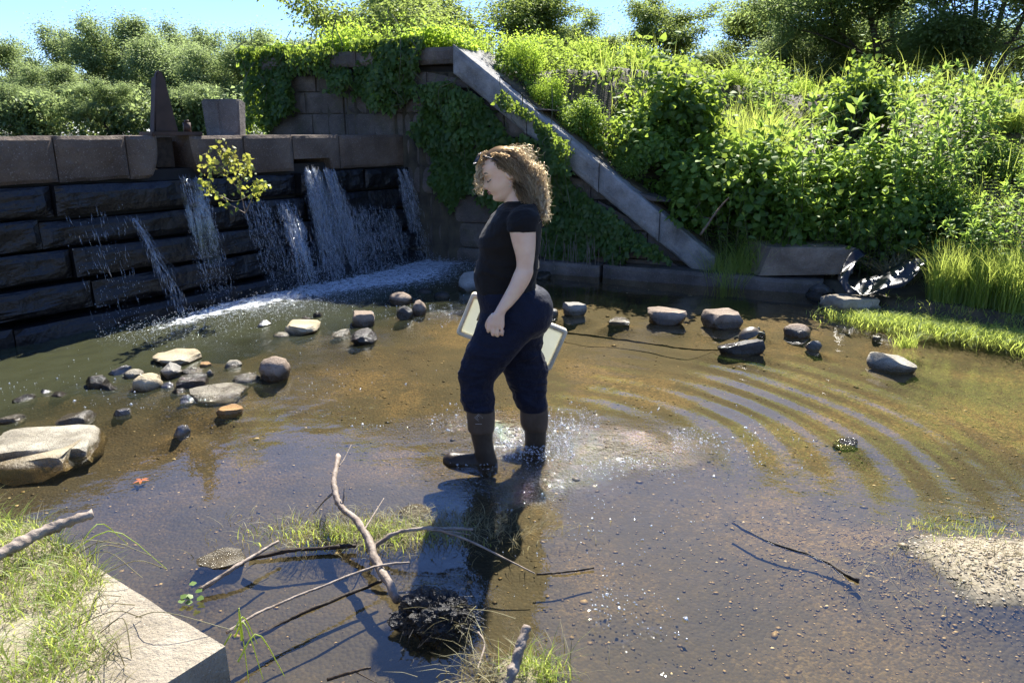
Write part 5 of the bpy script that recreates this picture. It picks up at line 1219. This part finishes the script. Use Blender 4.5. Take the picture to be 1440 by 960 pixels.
# ------------------------------------------------------------------ the woman
YP = 3.55
def pp(u, v, dy=0.0): return np.array(aty(u, v, YP + dy))
def slices(rows, n=34, k=32, pw=2.25, wr=0.0, seed=0):
    Rw = spline(np.array(rows, float), n); c = []; ang = np.arange(k) * 2 * math.pi / k
    cx = np.sign(np.cos(ang)) * np.abs(np.cos(ang)) ** (2 / pw); cy = np.sign(np.sin(ang)) * np.abs(np.sin(ang)) ** (2 / pw)
    V = []
    for v, a, b, dy, ry in Rw:
        A, B = pp(a, v, dy), pp(b, v, dy); m_ = (A + B) / 2; rx = (B[0] - A[0]) / 2
        V.append(np.stack([m_[0] + rx * cx, m_[1] + ry * cy, m_[2] + 0 * cx], -1))
    V = np.array(V)
    if wr:
        cen = V.mean(1, keepdims=True); d = (V - cen); P = V * [1, 1, 2.2]
        f = 1 + wr * (fbm(P + seed, 7, seed, 3) - .5)[..., None] * 2; V = cen + d * f
    m = len(V); V = V.reshape(-1, 3); i = np.arange(m - 1)[:, None] * k; j = np.arange(k)[None]; j2 = (j + 1) % k
    Q = np.stack([i + j, i + j2, i + k + j2, i + k + j], -1).reshape(-1, 4); T = np.concatenate([Q[:, [0, 1, 2]], Q[:, [0, 2, 3]]])
    V = np.concatenate([V, V[:k].mean(0)[None], V[-k:].mean(0)[None]]); q = m * k
    T = np.concatenate([T, np.stack([np.full(k, q), (np.arange(k) + 1) % k, np.arange(k)], -1), np.stack([np.full(k, q + 1), (m - 1) * k + np.arange(k), (m - 1) * k + (np.arange(k) + 1) % k], -1)])
    return V, T
def orient(V, T):               # make every closed lump face outwards
    a, b, c = V[T[:, 0]], V[T[:, 1]], V[T[:, 2]]
    return T if np.einsum('ij,ij->i', a, np.cross(b, c)).sum() > 0 else T[:, ::-1]
def remesh(bags, voxel, name, smooth=2, org=(0, 0, 0)):
    b = Bag()
    for V, T in bags:
        V = np.asarray(V) - org; c = V.mean(0); b.add(V, orient(V - c, np.asarray(T)))
    o_ = link('tmp', b.mesh('tmp')); md = o_.modifiers.new('r', 'REMESH'); md.mode = 'VOXEL'; md.voxel_size = voxel; md.use_smooth_shade = True
    if smooth: s_ = o_.modifiers.new('s', 'SMOOTH'); s_.factor = .5; s_.iterations = smooth
    dg = bpy.context.evaluated_depsgraph_get(); me = bpy.data.meshes.new_from_object(o_.evaluated_get(dg)); me.name = name
    bpy.data.objects.remove(o_); me.materials.clear()
    return me
def wrinkle(me, amp, sc, seed, zones=()):
    n_ = len(me.vertices); co = np.empty(n_ * 3, np.float32); me.vertices.foreach_get('co', co); co = co.reshape(-1, 3).astype(float)
    no = np.empty(n_ * 3, np.float32); me.vertices.foreach_get('normal', no); no = no.reshape(-1, 3)
    q = co * np.array(sc) + .12 * np.stack([fbm(co, 6, seed + 9)] * 3, -1) * np.array(sc)
    rd = 1 - np.abs(fbm(q, 1.0, seed, 3) - .5) * 4.5; rd = np.clip(rd, 0, 1) ** 1.6
    k_ = .25 + sum(np.exp(-(((co[:, 2] + root[2] - z_) / w_) ** 2)) for z_, w_ in zones)
    co = co + no * ((rd - .35) * amp * k_)[:, None]; me.vertices.foreach_set('co', co.astype(np.float32).ravel()); me.update(); return me
def skin_mat():
    m, n, o = mat('skin'); p = N_(n, 'ShaderNodeBsdfPrincipled', Roughness=.5)
    n.links.new(ramp(n, noise(n, coord(n), 14, 4), [(.35, (.80, .50, .32)), (.65, (.88, .61, .41))]), p.inputs['Base Color'])
    p.inputs['Subsurface Weight'].default_value = .25; p.inputs['Subsurface Radius'].default_value = (.02, .008, .004); p.inputs['Subsurface Scale'].default_value = .5
    n.links.new(bump(n, noise(n, coord(n), 160, 3), .1, .002), p.inputs['Normal']); n.links.new(p.outputs[0], o.inputs[0]); return m
def cloth_mat(nm, c1, c2, rough=.75, wr=.35, sheen=.2):
    m, n, o = mat(nm); p = N_(n, 'ShaderNodeBsdfPrincipled', Roughness=rough)
    n.links.new(ramp(n, noise(n, coord(n), 9, 4), [(.3, c1), (.7, c2)]), p.inputs['Base Color']); p.inputs['Sheen Weight'].default_value = sheen * .3; p.inputs['Specular IOR Level'].default_value = .2
    h = mth(n, 'ADD', noise(n, coord(n), 11, 4, .5), mth(n, 'MULTIPLY', noise(n, coord(n), 240, 2), .08))
    n.links.new(bump(n, h, wr, .03), p.inputs['Normal']); n.links.new(p.outputs[0], o.inputs[0]); return m
M['skin'] = skin_mat()
M['shirt'] = cloth_mat('black_jersey', (.007, .0055, .0045), (.012, .0098, .008), .8, .5)
M['navy'] = cloth_mat('navy_trousers', (.003, .0045, .014), (.007, .0105, .027), .7, .9, .1)
M['boot'] = cloth_mat('brown_boot', (.065, .045, .03), (.11, .078, .055), .6, .3, 0)
M['bootd'] = cloth_mat('dark_rubber', (.035, .026, .018), (.065, .048, .034), .4, .3, 0)
root = pp(715, 640); root[2] = 0
pn = thing('person', 'woman in black t-shirt, navy trousers and brown rubber boots wading through the stream', 'person', tuple(root))
# head
def head():
    zs = [-.118, -.110, -.100, -.085, -.072, -.060, -.050, -.042, -.034, -.022, -.012, 0, .012, .028, .045, .065, .085, .100, .110, .115]
    fr = [.030, .058, .074, .082, .080, .083, .0865, .0860, .0855, .0845, .083, .080, .0815, .086, .0875, .081, .065, .047, .025, .004]
    bk = [.02, .03, .042, .05, .055, .062, .068, .072, .078, .084, .09, .094, .097, .099, .098, .090, .073, .054, .03, .004]
    wd = [.018, .030, .040, .050, .056, .060, .064, .067, .069, .071, .072, .073, .0735, .075, .0755, .071, .059, .043, .023, .003]
    z = np.linspace(-.118, .115, 64); f, b, w_ = (np.interp(z, zs, q) for q in (fr, bk, wd)); k = 96
    a = np.arange(k) * 2 * math.pi / k; V = []
    ker = np.array([.25, .5, .25])
    for i in range(64):
        c, s = np.cos(a), np.sin(a); x = np.where(c > 0, c * b[i], c * f[i]); pw = np.where(c < 0, 1.12, 1)
        y = np.sign(s) * np.abs(s) ** (1 / 1.08) * w_[i]; zz = np.full(k, z[i]); fm = (c < 0)
        nose = np.interp(z[i], [-.040, -.034, -.024, -.018, 0, .014, .022], [0, .010, .024, .024, .012, .004, 0]); sg = np.interp(z[i], [-.034, -.02, .014], [.013, .011, .008])
        x = x - fm * nose * np.exp(-(y / sg) ** 2)
        x = x + fm * .010 * np.exp(-(((np.abs(y) - .033) / .014) ** 2 + ((z[i] - .006) / .013) ** 2))        # eye sockets
        x = x - fm * .007 * np.exp(-(((np.abs(y) - .033) / .010) ** 2 + ((z[i] - .003) / .008) ** 2))        # closed lids
        x = x - fm * .003 * np.exp(-(((np.abs(y) - .030) / .02) ** 2 + ((z[i] - .026) / .006) ** 2))         # brows
        x = x - fm * .005 * np.exp(-((y / .020) ** 2 + ((z[i] + .047) / .005) ** 2)) - fm * .005 * np.exp(-((y / .018) ** 2 + ((z[i] + .058) / .005) ** 2)) + fm * .003 * np.exp(-((y / .02) ** 2 + ((z[i] + .0525) / .0022) ** 2))
        x = x - fm * .004 * np.exp(-((y / .018) ** 2 + ((z[i] + .088) / .012) ** 2)) + fm * .004 * np.exp(-((y / .02) ** 2 + ((z[i] + .070) / .007) ** 2))
        V.append(np.stack([x, y, zz], -1))
    V = np.array(V); m = 64; V = V.reshape(-1, 3); i = np.arange(m - 1)[:, None] * k; j = np.arange(k)[None]; j2 = (j + 1) % k
    Q = np.stack([i + j, i + j2, i + k + j2, i + k + j], -1).reshape(-1, 4); T = np.concatenate([Q[:, [0, 1, 2]], Q[:, [0, 2, 3]]])
    V = np.concatenate([V, [[-.005, 0, -.120]], [[0, 0, .116]]]); q = m * k
    T = np.concatenate([T, np.stack([np.full(k, q), (np.arange(k) + 1) % k, np.arange(k)], -1), np.stack([np.full(k, q + 1), (m - 1) * k + np.arange(k), (m - 1) * k + (np.arange(k) + 1) % k], -1)])
    return V, T
HC = pp(706.5, 245); th_ = R(-23); HR = np.array([[math.cos(th_), 0, math.sin(th_)], [0, 1, 0], [-math.sin(th_), 0, math.cos(th_)]])
yaw = R(10); HY = np.array([[math.cos(yaw), -math.sin(yaw), 0], [math.sin(yaw), math.cos(yaw), 0], [0, 0, 1]])
def hl(V): return (np.asarray(V, float) @ (HR @ HY).T) * 1.03 + HC     # head space to world
hv, ht = head()
def ear(sy):
    bm = bmesh.new(); bmesh.ops.create_icosphere(bm, subdivisions=4, radius=1); V = np.array([v.co for v in bm.verts]); T = np.array([[v.index for v in f.verts] for f in bm.faces]); bm.free()
    dent = np.exp(-((V[:, 0] + .1) ** 2 / .22 + (V[:, 2] - .1) ** 2 / .3)); V[:, 1] = V[:, 1] + np.where(V[:, 1] < 0, dent * .9, 0)
    V = V * [.019, .010, .031]; a = R(-12); V = V @ np.array([[math.cos(a), 0, math.sin(a)], [0, 1, 0], [-math.sin(a), 0, math.cos(a)]]).T
    V = V * [1, sy, 1] + [.018, -.077 * sy, -.004]; return hl(V), T
bags = [(hl(hv), ht), ear(1), ear(-1)]
bags.append(slices([(258, 704, 742, 0, .050), (272, 707, 744, 0, .052), (284, 709, 748, 0, .056), (296, 708, 752, 0, .07)]))
bags.append(slices([(288, 712, 750, 0, .07), (300, 702, 756, 0, .15), (318, 692, 757, 0, .16), (350, 680, 756, 0, .145), (385, 674, 752, 0, .14), (410, 677, 756, 0, .14), (440, 682, 768, 0, .15)]))
ARM = [(a_, b_, c_, d_ + .018, e_) for a_, b_, c_, d_, e_ in [(298, 724, 750, -.165, .040), (310, 718, 753, -.185, .050), (322, 716, 753.5, -.195, .052), (340, 719.5, 753.5, -.2, .051), (360, 725, 752, -.205, .044), (375, 726, 750, -.21, .040), (385, 722, 749.5, -.215, .041), (400, 716, 743, -.22, .038), (415, 708, 733, -.225, .032), (428, 701, 722, -.23, .027), (437, 696, 713, -.235, .023), (444, 692, 709, -.237, .021)]]
bags.append(slices(ARM, 40, 28, 2.0))
bags.append(slices([(a, b, c, -d - .02, e) for a, b, c, d, e in ARM], 30, 24, 2.0))
def hand(sgn):
    out = [slices([(440, 693, 710, -0.219 * sgn, .020), (448, 688.5, 709.5, -0.221 * sgn, .0185), (456, 685, 709.5, -0.223 * sgn, .018), (461, 685.5, 709, -0.222 * sgn, .016)], 14, 24, 2.6)]
    for u, L_, r in ((686.6, 464.5, .0078), (693.0, 469, .0082), (699.5, 470.5, .0082), (706, 469, .0074)):
        P = spline([pp(u + 1.2, 452, -0.225 * sgn), pp(u, 460, -0.232 * sgn), pp(u - .3, L_ - 1.5, -0.232 * sgn), pp(u + .2, L_ + 1.5, -0.218 * sgn), pp(u + .8, L_ - 1, -0.204 * sgn), pp(u + 1.5, L_ - 6, -0.200 * sgn)], 26)
        w2 = 1 + .07 * np.cos(np.linspace(0, 4 * math.pi, 26)); out.append(tube(P, r * w2 * np.concatenate([np.ones(24), [.85, .5]]), 12))
    P = spline([pp(694, 443, -0.218 * sgn), pp(688.5, 449, -0.208 * sgn), pp(685, 456, -0.196 * sgn), pp(685, 463, -0.190 * sgn)], 18); out.append(tube(P, np.interp(np.arange(18), [0, 6, 14, 17], [.013, .0115, .0098, .006]), 12))
    return out
bags += hand(1); bags += [(V + [0, .02, 0], T) for V, T in hand(-1)]
bags.append(slices([(436, 690, 732, -.06, .07), (470, 682, 724, -.07, .07), (510, 662, 696, -.085, .06), (560, 660, 688, -.085, .045), (600, 665, 689, -.085, .04), (640, 672, 692, -.085, .038)]))
bags.append(slices([(436, 710, 765, .08, .08), (480, 715, 757, .1, .075), (530, 728, 762, .13, .06), (575, 738, 764, .14, .045), (615, 742, 763, .14, .04)]))
body = remesh(bags, .0042, 'body', 1, root); link('body', body, M['skin'], pn)
# face details
M['lip'] = simple_mat('lip', (.36, .13, .12), (.42, .17, .15), 30, .4, 0); M['hairdark'] = simple_mat('brow_hair', (.05, .03, .018), (.09, .055, .03), 90, .7, .3)
def headtube(C, r, k=8, n=16): V, T = tube(spline(C, n), r, k); return hl(V) - root, T
b_ = Bag(); b_.add(*headtube([(-.083, -.019, -.0490), (-.0905, -.010, -.0475), (-.0925, 0, -.0470), (-.0905, .010, -.0475), (-.083, .019, -.0490)], np.interp(np.arange(16), [0, 8, 15], [.001, .0042, .001]))); link('lip', b_.mesh('lip', True), M['lip'], pn)
b_ = Bag(); b_.add(*headtube([(-.082, -.018, -.0535), (-.089, -.010, -.0565), (-.091, 0, -.0575), (-.089, .010, -.0565), (-.082, .018, -.0535)], np.interp(np.arange(16), [0, 8, 15], [.001, .0042, .001]))); link('lip', b_.mesh('lip', True), M['lip'], pn)
for sy in (-1, 1):
    b_ = Bag(); b_.add(*headtube([(-.078, .018 * sy, .030), (-.079, .030 * sy, .036), (-.072, .044 * sy, .034), (-.062, .052 * sy, .028)], np.interp(np.arange(16), [0, 8, 15], [.0022, .0028, .0008]))); link('eyebrow', b_.mesh('eyebrow'), M['hairdark'], pn)
    b_ = Bag(); b_.add(*headtube([(-.078, .021 * sy, -.001), (-.080, .032 * sy, -.005), (-.073, .043 * sy, -.003), (-.066, .050 * sy, .001)], .0019, 6)); link('eyelashes', b_.mesh('eyelashes'), M['hairdark'], pn)
# hair
m, n, o = mat('curly_hair'); v_ = attr(n, 'var'); c_ = ramp(n, v_, [(0, (.12, .08, .045)), (.35, (.52, .38, .22)), (.7, (.86, .70, .46)), (1, (.95, .84, .62))])
d_ = N_(n, 'ShaderNodeBsdfDiffuse', Color=c_); t_ = N_(n, 'ShaderNodeBsdfTranslucent', Color=c_); g_ = N_(n, 'ShaderNodeBsdfGlossy', Roughness=.35); n.links.new(c_, g_.inputs[0])
a_ = n.nodes.new('ShaderNodeMixShader'); a_.inputs[0].default_value = .72; n.links.new(d_.outputs[0], a_.inputs[1]); n.links.new(t_.outputs[0], a_.inputs[2])
b2 = n.nodes.new('ShaderNodeMixShader'); b2.inputs[0].default_value = .25; n.links.new(a_.outputs[0], b2.inputs[1]); n.links.new(g_.outputs[0], b2.inputs[2]); n.links.new(b2.outputs[0], o.inputs[0]); M['hair'] = m
hb = Bag()
bm = bmesh.new(); bmesh.ops.create_icosphere(bm, subdivisions=4, radius=1); V = np.array([v.co for v in bm.verts]); T = np.array([[v.index for v in f.verts] for f in bm.faces]); bm.free()
Vc = V * [.099, .0795, .090] + [.006, 0, .033]; Vc = Vc * (1 + .05 * (fbm(Vc, 40, 3) - .5)[:, None]); 
cen = Vc[T].mean(1); keep = ((cen[:, 0] > .005 + .25 * np.clip(.075 - cen[:, 2], 0, .2)) | (cen[:, 2] > .088)) & (cen[:, 2] > -.02) 
hb.add(hl(Vc) - root, T[keep], .2)
for (C, rr_) in (([(728, 238, 0), (744, 248, 0), (753, 268, 0), (757, 288, 0), (763, 306, 0)], [.035, .045, .04, .028, .01]), ([(722, 262, -.01), (734, 276, -.02), (746, 286, -.02)], [.03, .04, .03])):
    P = spline([pp(*q) for q in C], 22); V_, T_ = tube(P, np.interp(np.linspace(0, 1, 22), np.linspace(0, 1, len(rr_)), rr_), 22); V_ = V_ + (fbm(V_, 28, 7)[:, None] - .5) * .02 ; hb.add(V_ - root, T_, .3)
hrn = np.random.default_rng(12)
def strands(n, A, B, C, rad=.006, wl=.045, r=.0011, v0=.2, v1=.9, seg=26, D=None):
    for k in range(n):
        pts = [np.array([hrn.uniform(a, b) for a, b in q]) for q in (A, B, C)]
        W = spline([pp(*q) for q in pts], seg); t = np.linspace(0, 1, seg); L_ = np.linalg.norm(W[-1] - W[0])
        Tn, Nn, Bn = frames(W); ph = hrn.uniform(0, 6.28) + t * L_ / wl * 6.28 * 1.3; am = rad * hrn.uniform(.3, 1.3) * (.25 + t)
        W = W + (np.cos(ph) * am)[:, None] * Nn + (np.sin(ph) * am)[:, None] * Bn
        V_, T_ = tube(W, r * hrn.uniform(.6, 1.4) * np.interp(t, [0, .2, .8, 1], [.7, 1, 1, .3]), 3, cap=False)
        hb.add(V_ - root, T_, np.clip(np.repeat(v0 + (v1 - v0) * t + hrn.normal() * .13, 3), 0, 1))
sy = (-.075, .075)
strands(260, ((688, 706), (213, 224), (-.06, .06)), ((712, 732), (207, 224), (-.07, .07)), ((735, 752), (225, 250), (-.07, .07)), .004, .05, v0=.35, v1=.8)
strands(620, ((724, 742), (222, 250), (-.07, .07)), ((742, 762), (236, 280), (-.085, .08)), ((748, 770), (270, 307), (-.06, .06)), .010, .035, v0=.5, v1=.95)
strands(170, ((720, 732), (252, 264), (-.08, -.04)), ((730, 744), (266, 282), (-.10, -.03)), ((736, 764), (282, 300), (-.1, .0)), .008, .035, v0=.1, v1=.6)
strands(230, ((689, 703), (214, 228), (-.08, -.05)), ((702, 720), (219, 238), (-.096, -.08)), ((724, 738), (234, 258), (-.09, -.07)), .005, .04, v0=.12, v1=.5)
strands(60, ((690, 702), (213, 221), (-.02, .07)), ((673, 686), (216, 230), (-.05, .08)), ((667, 679), (236, 274), (-.05, .08)), .006, .03, v0=.35, v1=.8)
strands(0, ((696, 704), (219, 226), (-.08, -.06)), ((684, 694), (230, 242), (-.09, -.07)), ((680, 690), (244, 264), (-.09, -.07)), .006, .03, v0=.05, v1=.3)
strands(90, ((735, 750), (225, 250), (-.07, .07)), ((750, 766), (232, 270), (-.1, .1)), ((758, 777), (250, 318), (-.08, .08)), .014, .04, .0006, .6, 1)
strands(150, ((726, 744), (222, 252), (-.08, .05)), ((744, 766), (238, 280), (-.1, .05)), ((750, 773), (272, 314), (-.08, .04)), .016, .05, .0021, .5, 1)
strands(45, ((690, 702), (213, 221), (-.05, .05)), ((672, 684), (219, 236), (-.06, .04)), ((667, 680), (246, 276), (-.06, .04)), .010, .035, .0018, .5, 1)
strands(50, ((700, 735), (208, 220), (-.06, .06)), ((715, 745), (203, 220), (-.07, .07)), ((735, 764), (215, 240), (-.08, .08)), .012, .04, .0006, .6, 1)
link('hair', hb.mesh('hair', True), M['hair'], pn)
# clothes
sh = [slices([(281, 711, 749, 0, .064), (285, 708, 753, 0, .085), (290, 704, 757, 0, .118), (296, 698, 759, 0, .15), (306, 690, 760.5, 0, .172), (318, 682.5, 761, 0, .172), (330, 675.5, 761, 0, .168), (342, 672.5, 760.5, 0, .165), (352, 673.5, 759.5, 0, .155), (362, 673, 758, 0, .15), (375, 669.5, 757, 0, .15), (390, 667.5, 755, 0, .155), (402, 668.5, 754.5, 0, .16), (411, 670.5, 757, 0, .162)], 46, 40, 2.3, .018, 3)]
SL_ = [(287, 732, 752, -.075, .045), (294, 723, 757, -.115, .055), (303, 716, 759, -.15, .058), (313, 714, 758, -.168, .060), (325, 713.5, 756, -.175, .060)]
sh.append(slices(SL_, 18, 28, 2.1)); sh.append(slices([(a, b, c, -d, e) for a, b, c, d, e in SL_], 18, 28, 2.1))
link('t_shirt', wrinkle(remesh(sh, .006, 't_shirt', 9, root), .007, (5, 5, 16), 21, ((.95, .1), (1.25, .08))), M['shirt'], pn)
tr_ = [slices([(403, 670, 756, 0, .158), (410, 670, 768, 0, .168), (420, 671.5, 775, 0, .178), (432, 674, 777.5, 0, .182), (446, 674, 777, 0, .182), (458, 670, 772, 0, .17), (470, 670, 762, 0, .13)], 26, 40, 2.3, .02, 5),
       slices([(440, 677, 768, -.07, .10), (455, 670, 766, -.075, .105), (470, 665.5, 754, -.08, .105), (486, 657.5, 738, -.082, .1), (502, 652, 722, -.085, .092), (519, 646.5, 706.5, -.085, .085), (530, 645.5, 698, -.085, .08), (542, 648.5, 695.5, -.085, .077), (556, 648, 696, -.085, .075), (566, 650, 696, -.085, .074), (574, 655, 694.5, -.085, .066)], 44, 36, 2.2, .09, 8),
       slices([(440, 695, 773, .07, .1), (458, 700, 771, .085, .1), (472, 704, 764, .1, .095), (490, 706, 762, .11, .09), (506, 706, 766, .12, .085), (521, 708, 770, .13, .082), (535, 713, 768, .135, .076), (549, 719, 767, .14, .072), (562, 724, 769, .14, .072), (570, 727, 771, .14, .068), (577, 732, 768, .14, .06)], 44, 36, 2.2, .09, 11)]
link('trousers', wrinkle(remesh(tr_, .006, 'trousers', 2, root), .010, (6, 6, 15), 33, ((.5, .08), (.3, .09))), M['navy'], pn)
def lump(C, rv, rh, k=24, n=30):   # foot: rings across the path, different height and breadth
    P = spline([pp(*q) for q in C], n); a = np.arange(k) * 2 * math.pi / k; t = np.linspace(0, 1, n); q = np.linspace(0, 1, len(rv))
    V_ = P[:, None] + np.stack([0 * a[None] * np.ones((n, 1)), np.cos(a)[None] * np.interp(t, q, rh)[:, None], np.sin(a)[None] * np.interp(t, q, rv)[:, None]], -1)
    V_ = V_.reshape(-1, 3); i = np.arange(n - 1)[:, None] * k; j = np.arange(k)[None]; j2 = (j + 1) % k; Q = np.stack([i + j, i + j2, i + k + j2, i + k + j], -1).reshape(-1, 4)
    T_ = np.concatenate([Q[:, [0, 1, 2]], Q[:, [0, 2, 3]]]); V_ = np.concatenate([V_, P[:1], P[-1:]]); qn = n * k
    return V_, np.concatenate([T_, np.stack([np.full(k, qn), (np.arange(k) + 1) % k, np.arange(k)], -1), np.stack([np.full(k, qn + 1), (n - 1) * k + np.arange(k), (n - 1) * k + (np.arange(k) + 1) % k], -1)])
bt = link('boot', remesh([slices([(566, 657, 694, -.085, .06), (578, 656, 696, -.085, .062), (592, 657, 696, -.085, .062), (603, 658, 695.5, -.085, .06), (606, 660, 694, -.085, .056)], 22, 28, 2.2, .02)], .006, 'boot', 2, root), M['boot'], pn)
link('foot', remesh([slices([(602, 660, 694, -.085, .055), (616, 663, 693, -.085, .052), (632, 667, 695, -.085, .05), (650, 668, 700, -.085, .05)], 20, 28, 2.2, .03, 3), lump([(700, 657, -.085), (688, 657, -.085), (668, 653, -.085), (648, 650, -.085), (632, 647, -.085), (623, 647, -.085)], [.03, .055, .058, .05, .042, .018], [.03, .046, .046, .05, .048, .02])], .006, 'foot', 2, root), M['bootd'], bt)
bt2 = link('boot', remesh([slices([(570, 732, 769, .14, .055), (578, 731, 771, .14, .058), (592, 731.5, 771, .14, .058), (600, 734, 770, .14, .055), (604, 737, 769, .14, .05)], 20, 28, 2.2, .02)], .006, 'boot', 2, root), M['boot'], pn)
link('foot', remesh([slices([(601, 737, 769, .14, .05), (618, 738, 768, .14, .048), (640, 738, 768, .14, .048)], 18, 28, 2.2, .03, 4), lump([(768, 640, .14), (750, 640, .14), (730, 640, .14), (706, 643, .14)], [.03, .045, .04, .015], [.03, .042, .045, .02])], .006, 'foot', 2, root), M['bootd'], bt2)
m, n, o = mat('pale_print'); p = N_(n, 'ShaderNodeBsdfPrincipled', Roughness=.5); p.inputs['Base Color'].default_value = (.45, .42, .38, 1); n.links.new(p.outputs[0], o.inputs[0]); M['print'] = m
b_ = Bag()
for r_ in (5.6, 3.0):
    L_ = [pp(673 + r_ * a, 587 + r_ * .85 * c, -.085 - .0615) for a, c in ((0, -1), (1, 0), (0, 1), (-1, 0), (0, -1))]
    for q in range(4): b_.add(*tube([L_[q] - root, L_[q + 1] - root], .0009, 4))
b_.add(*tube([pp(668.5, 596, -.147) - root, pp(677.5, 596, -.147) - root], .0011, 4)); link('boot_logo', b_.mesh('boot_logo'), M['print'], bt)
# small earrings
b_ = Bag()
for vv in (256, 262): 
    a = np.linspace(0, 2 * math.pi, 13); c = pp(717.5, vv, -.088) - root; b_.add(*tube(np.stack([c[0] + .003 * np.cos(a), c[1] + 0 * a, c[2] + .005 * np.sin(a)], -1), .0007, 4))
M['silver'] = simple_mat('silver', (.6, .6, .6), (.7, .7, .7), 5, .2, 0, metal=1); link('earring', b_.mesh('earring'), M['silver'], pn)['kind'] = 'stuff'
# sunglasses pushed up on the hair
sg = thing('sunglasses', 'dark sunglasses pushed up on the hair of the woman', 'sunglasses', tuple(pp(700, 215)))
g0 = np.array(sg.location); M['lens'] = simple_mat('dark_lens', (.01, .015, .03), (.02, .025, .05), 3, .05, 0, spec=1); M['frame'] = simple_mat('black_frame', (.008, .007, .006), (.012, .01, .01), 9, .3, 0)
for dy in (-.036, .036):
    a = np.linspace(0, 2 * math.pi, 25); cc = np.array([-.078, dy, .108]); u_ = np.array([.0, 1, 0]); w_ = unit(np.array([.75, 0, .66])); nn_ = np.cross(u_, w_)
    ring = cc + np.cos(a)[:, None] * u_ * .031 + np.sin(a)[:, None] * w_ * .027
    V_, T_ = tube(hl(ring) - g0, .0022, 6); f_ = link('rim', npmesh('rim', V_, T_, smooth=True), M['frame'], sg)
    P = np.concatenate([[cc + nn_ * .004], cc + np.cos(a)[:-1, None] * u_ * .014 + np.sin(a)[:-1, None] * w_ * .012 + nn_ * .003, ring[:-1]]); T_ = [(0, 1 + i, 1 + (i + 1) % 24) for i in range(24)]
    for i in range(24): T_ += [(1 + i, 25 + i, 25 + (i + 1) % 24), (1 + i, 25 + (i + 1) % 24, 1 + (i + 1) % 24)]
    link('lens', npmesh('lens', hl(P) - g0, T_, smooth=True), M['lens'], f_)
    V_, T_ = tube(hl(spline([(-.058, dy * 1.8, .108), (-.02, dy * 2.3, .075), (.015, dy * 2.35, .035), (.03, dy * 2.3, .018)], 14)) - g0, np.linspace(.004, .0022, 14), 6); link('temple', npmesh('temple', V_, T_, smooth=True), M['frame'], sg)
V_, T_ = tube(hl(spline([(-.062, -.01, .108), (-.066, 0, .111), (-.062, .01, .108)], 6)) - g0, .0022, 6); link('bridge', npmesh('bridge', V_, T_, smooth=True), M['frame'], sg)

# ------------------------------------------------------------------ the tray she holds
m, n, o = mat('milky_plastic'); d_ = N_(n, 'ShaderNodeBsdfDiffuse'); d_.inputs[0].default_value = (.62, .64, .6, 1); t_ = N_(n, 'ShaderNodeBsdfTranslucent'); t_.inputs[0].default_value = (.86, .87, .76, 1)
n.links.new(ramp(n, noise(n, coord(n), 7, 5), [(.35, (.5, .53, .5)), (.65, (.74, .76, .71))]), d_.inputs[0])
g_ = N_(n, 'ShaderNodeBsdfGlossy', Roughness=.15); a_ = n.nodes.new('ShaderNodeMixShader'); a_.inputs[0].default_value = .5; n.links.new(d_.outputs[0], a_.inputs[1]); n.links.new(t_.outputs[0], a_.inputs[2])
b2 = n.nodes.new('ShaderNodeMixShader'); b2.inputs[0].default_value = .06; n.links.new(a_.outputs[0], b2.inputs[1]); n.links.new(g_.outputs[0], b2.inputs[2]); n.links.new(b2.outputs[0], o.inputs[0]); M['milky'] = m
M['cream'] = simple_mat('cream_plastic', (.62, .52, .34), (.78, .70, .52), 10, .4, .1)
tc = pp(720, 467, .30); ty_ = thing('sorting_tray', 'shallow translucent white tray with cream rim held tilted behind her legs', 'tray', tuple(tc))
TA = R(22.5)
def tray_pt(x, y, z): return (x * math.cos(TA) + z * math.sin(TA), y, -x * math.sin(TA) + z * math.cos(TA))
def rrect(hw, hh, r, y, n=6):
    P = []
    for cx, cz, a0 in ((hw - r, hh - r, 0), (-hw + r, hh - r, 90), (-hw + r, -hh + r, 180), (hw - r, -hh + r, 270)):
        for k in range(n): a = R(a0 + 90 * k / (n - 1)); P.append(tray_pt(cx + r * math.cos(a), y, cz + r * math.sin(a)))
    return P
HW, HH = .278, .124
loops = [rrect(HW, HH, .02, -.004), rrect(HW - .004, HH - .004, .018, -.010), rrect(HW - .018, HH - .018, .014, -.010), rrect(HW - .022, HH - .022, .012, .0), rrect(HW - .022, HH - .022, .012, .03), rrect(HW, HH, .02, .034), rrect(HW, HH, .02, -.004)]
V_ = np.array([p_ for l in loops[:-1] for p_ in l]); k = 24; nl = len(loops) - 1; T_ = []
for i in range(nl):
    for j in range(k): T_.append((i * k + j, i * k + (j + 1) % k, ((i + 1) % nl) * k + (j + 1) % k, ((i + 1) % nl) * k + j))
link('rim', npmesh('rim', V_, np.array(T_)), M['cream'], ty_)
q = rrect(HW - .02, HH - .02, .012, .018) + rrect(HW - .02, HH - .02, .012, .021); me = bpy.data.meshes.new('panel'); me.from_pydata(q, [], [list(range(24)), list(range(24, 48))[::-1]] + [(i, (i + 1) % 24, 24 + (i + 1) % 24, 24 + i) for i in range(24)]); link('panel', me, M['milky'], ty_)
bs = []
for (x, z, hw, hh) in ((-.195, .035, .008, .045),):
    b_ = Bag(); P = [tray_pt(x + a * hw, -.0115, z + c * hh) for a, c in ((-1, -1), (1, -1), (1, 1), (-1, 1))] + [tray_pt(x + a * hw, -.004, z + c * hh) for a, c in ((-1, -1), (1, -1), (1, 1), (-1, 1))]
    b_.add(P, np.array([(0, 1, 2, 3), (7, 6, 5, 4), (0, 4, 5, 1), (1, 5, 6, 2), (2, 6, 7, 3), (3, 7, 4, 0)])); link('slot', b_.mesh('slot'), M['rock_tan'], ty_)
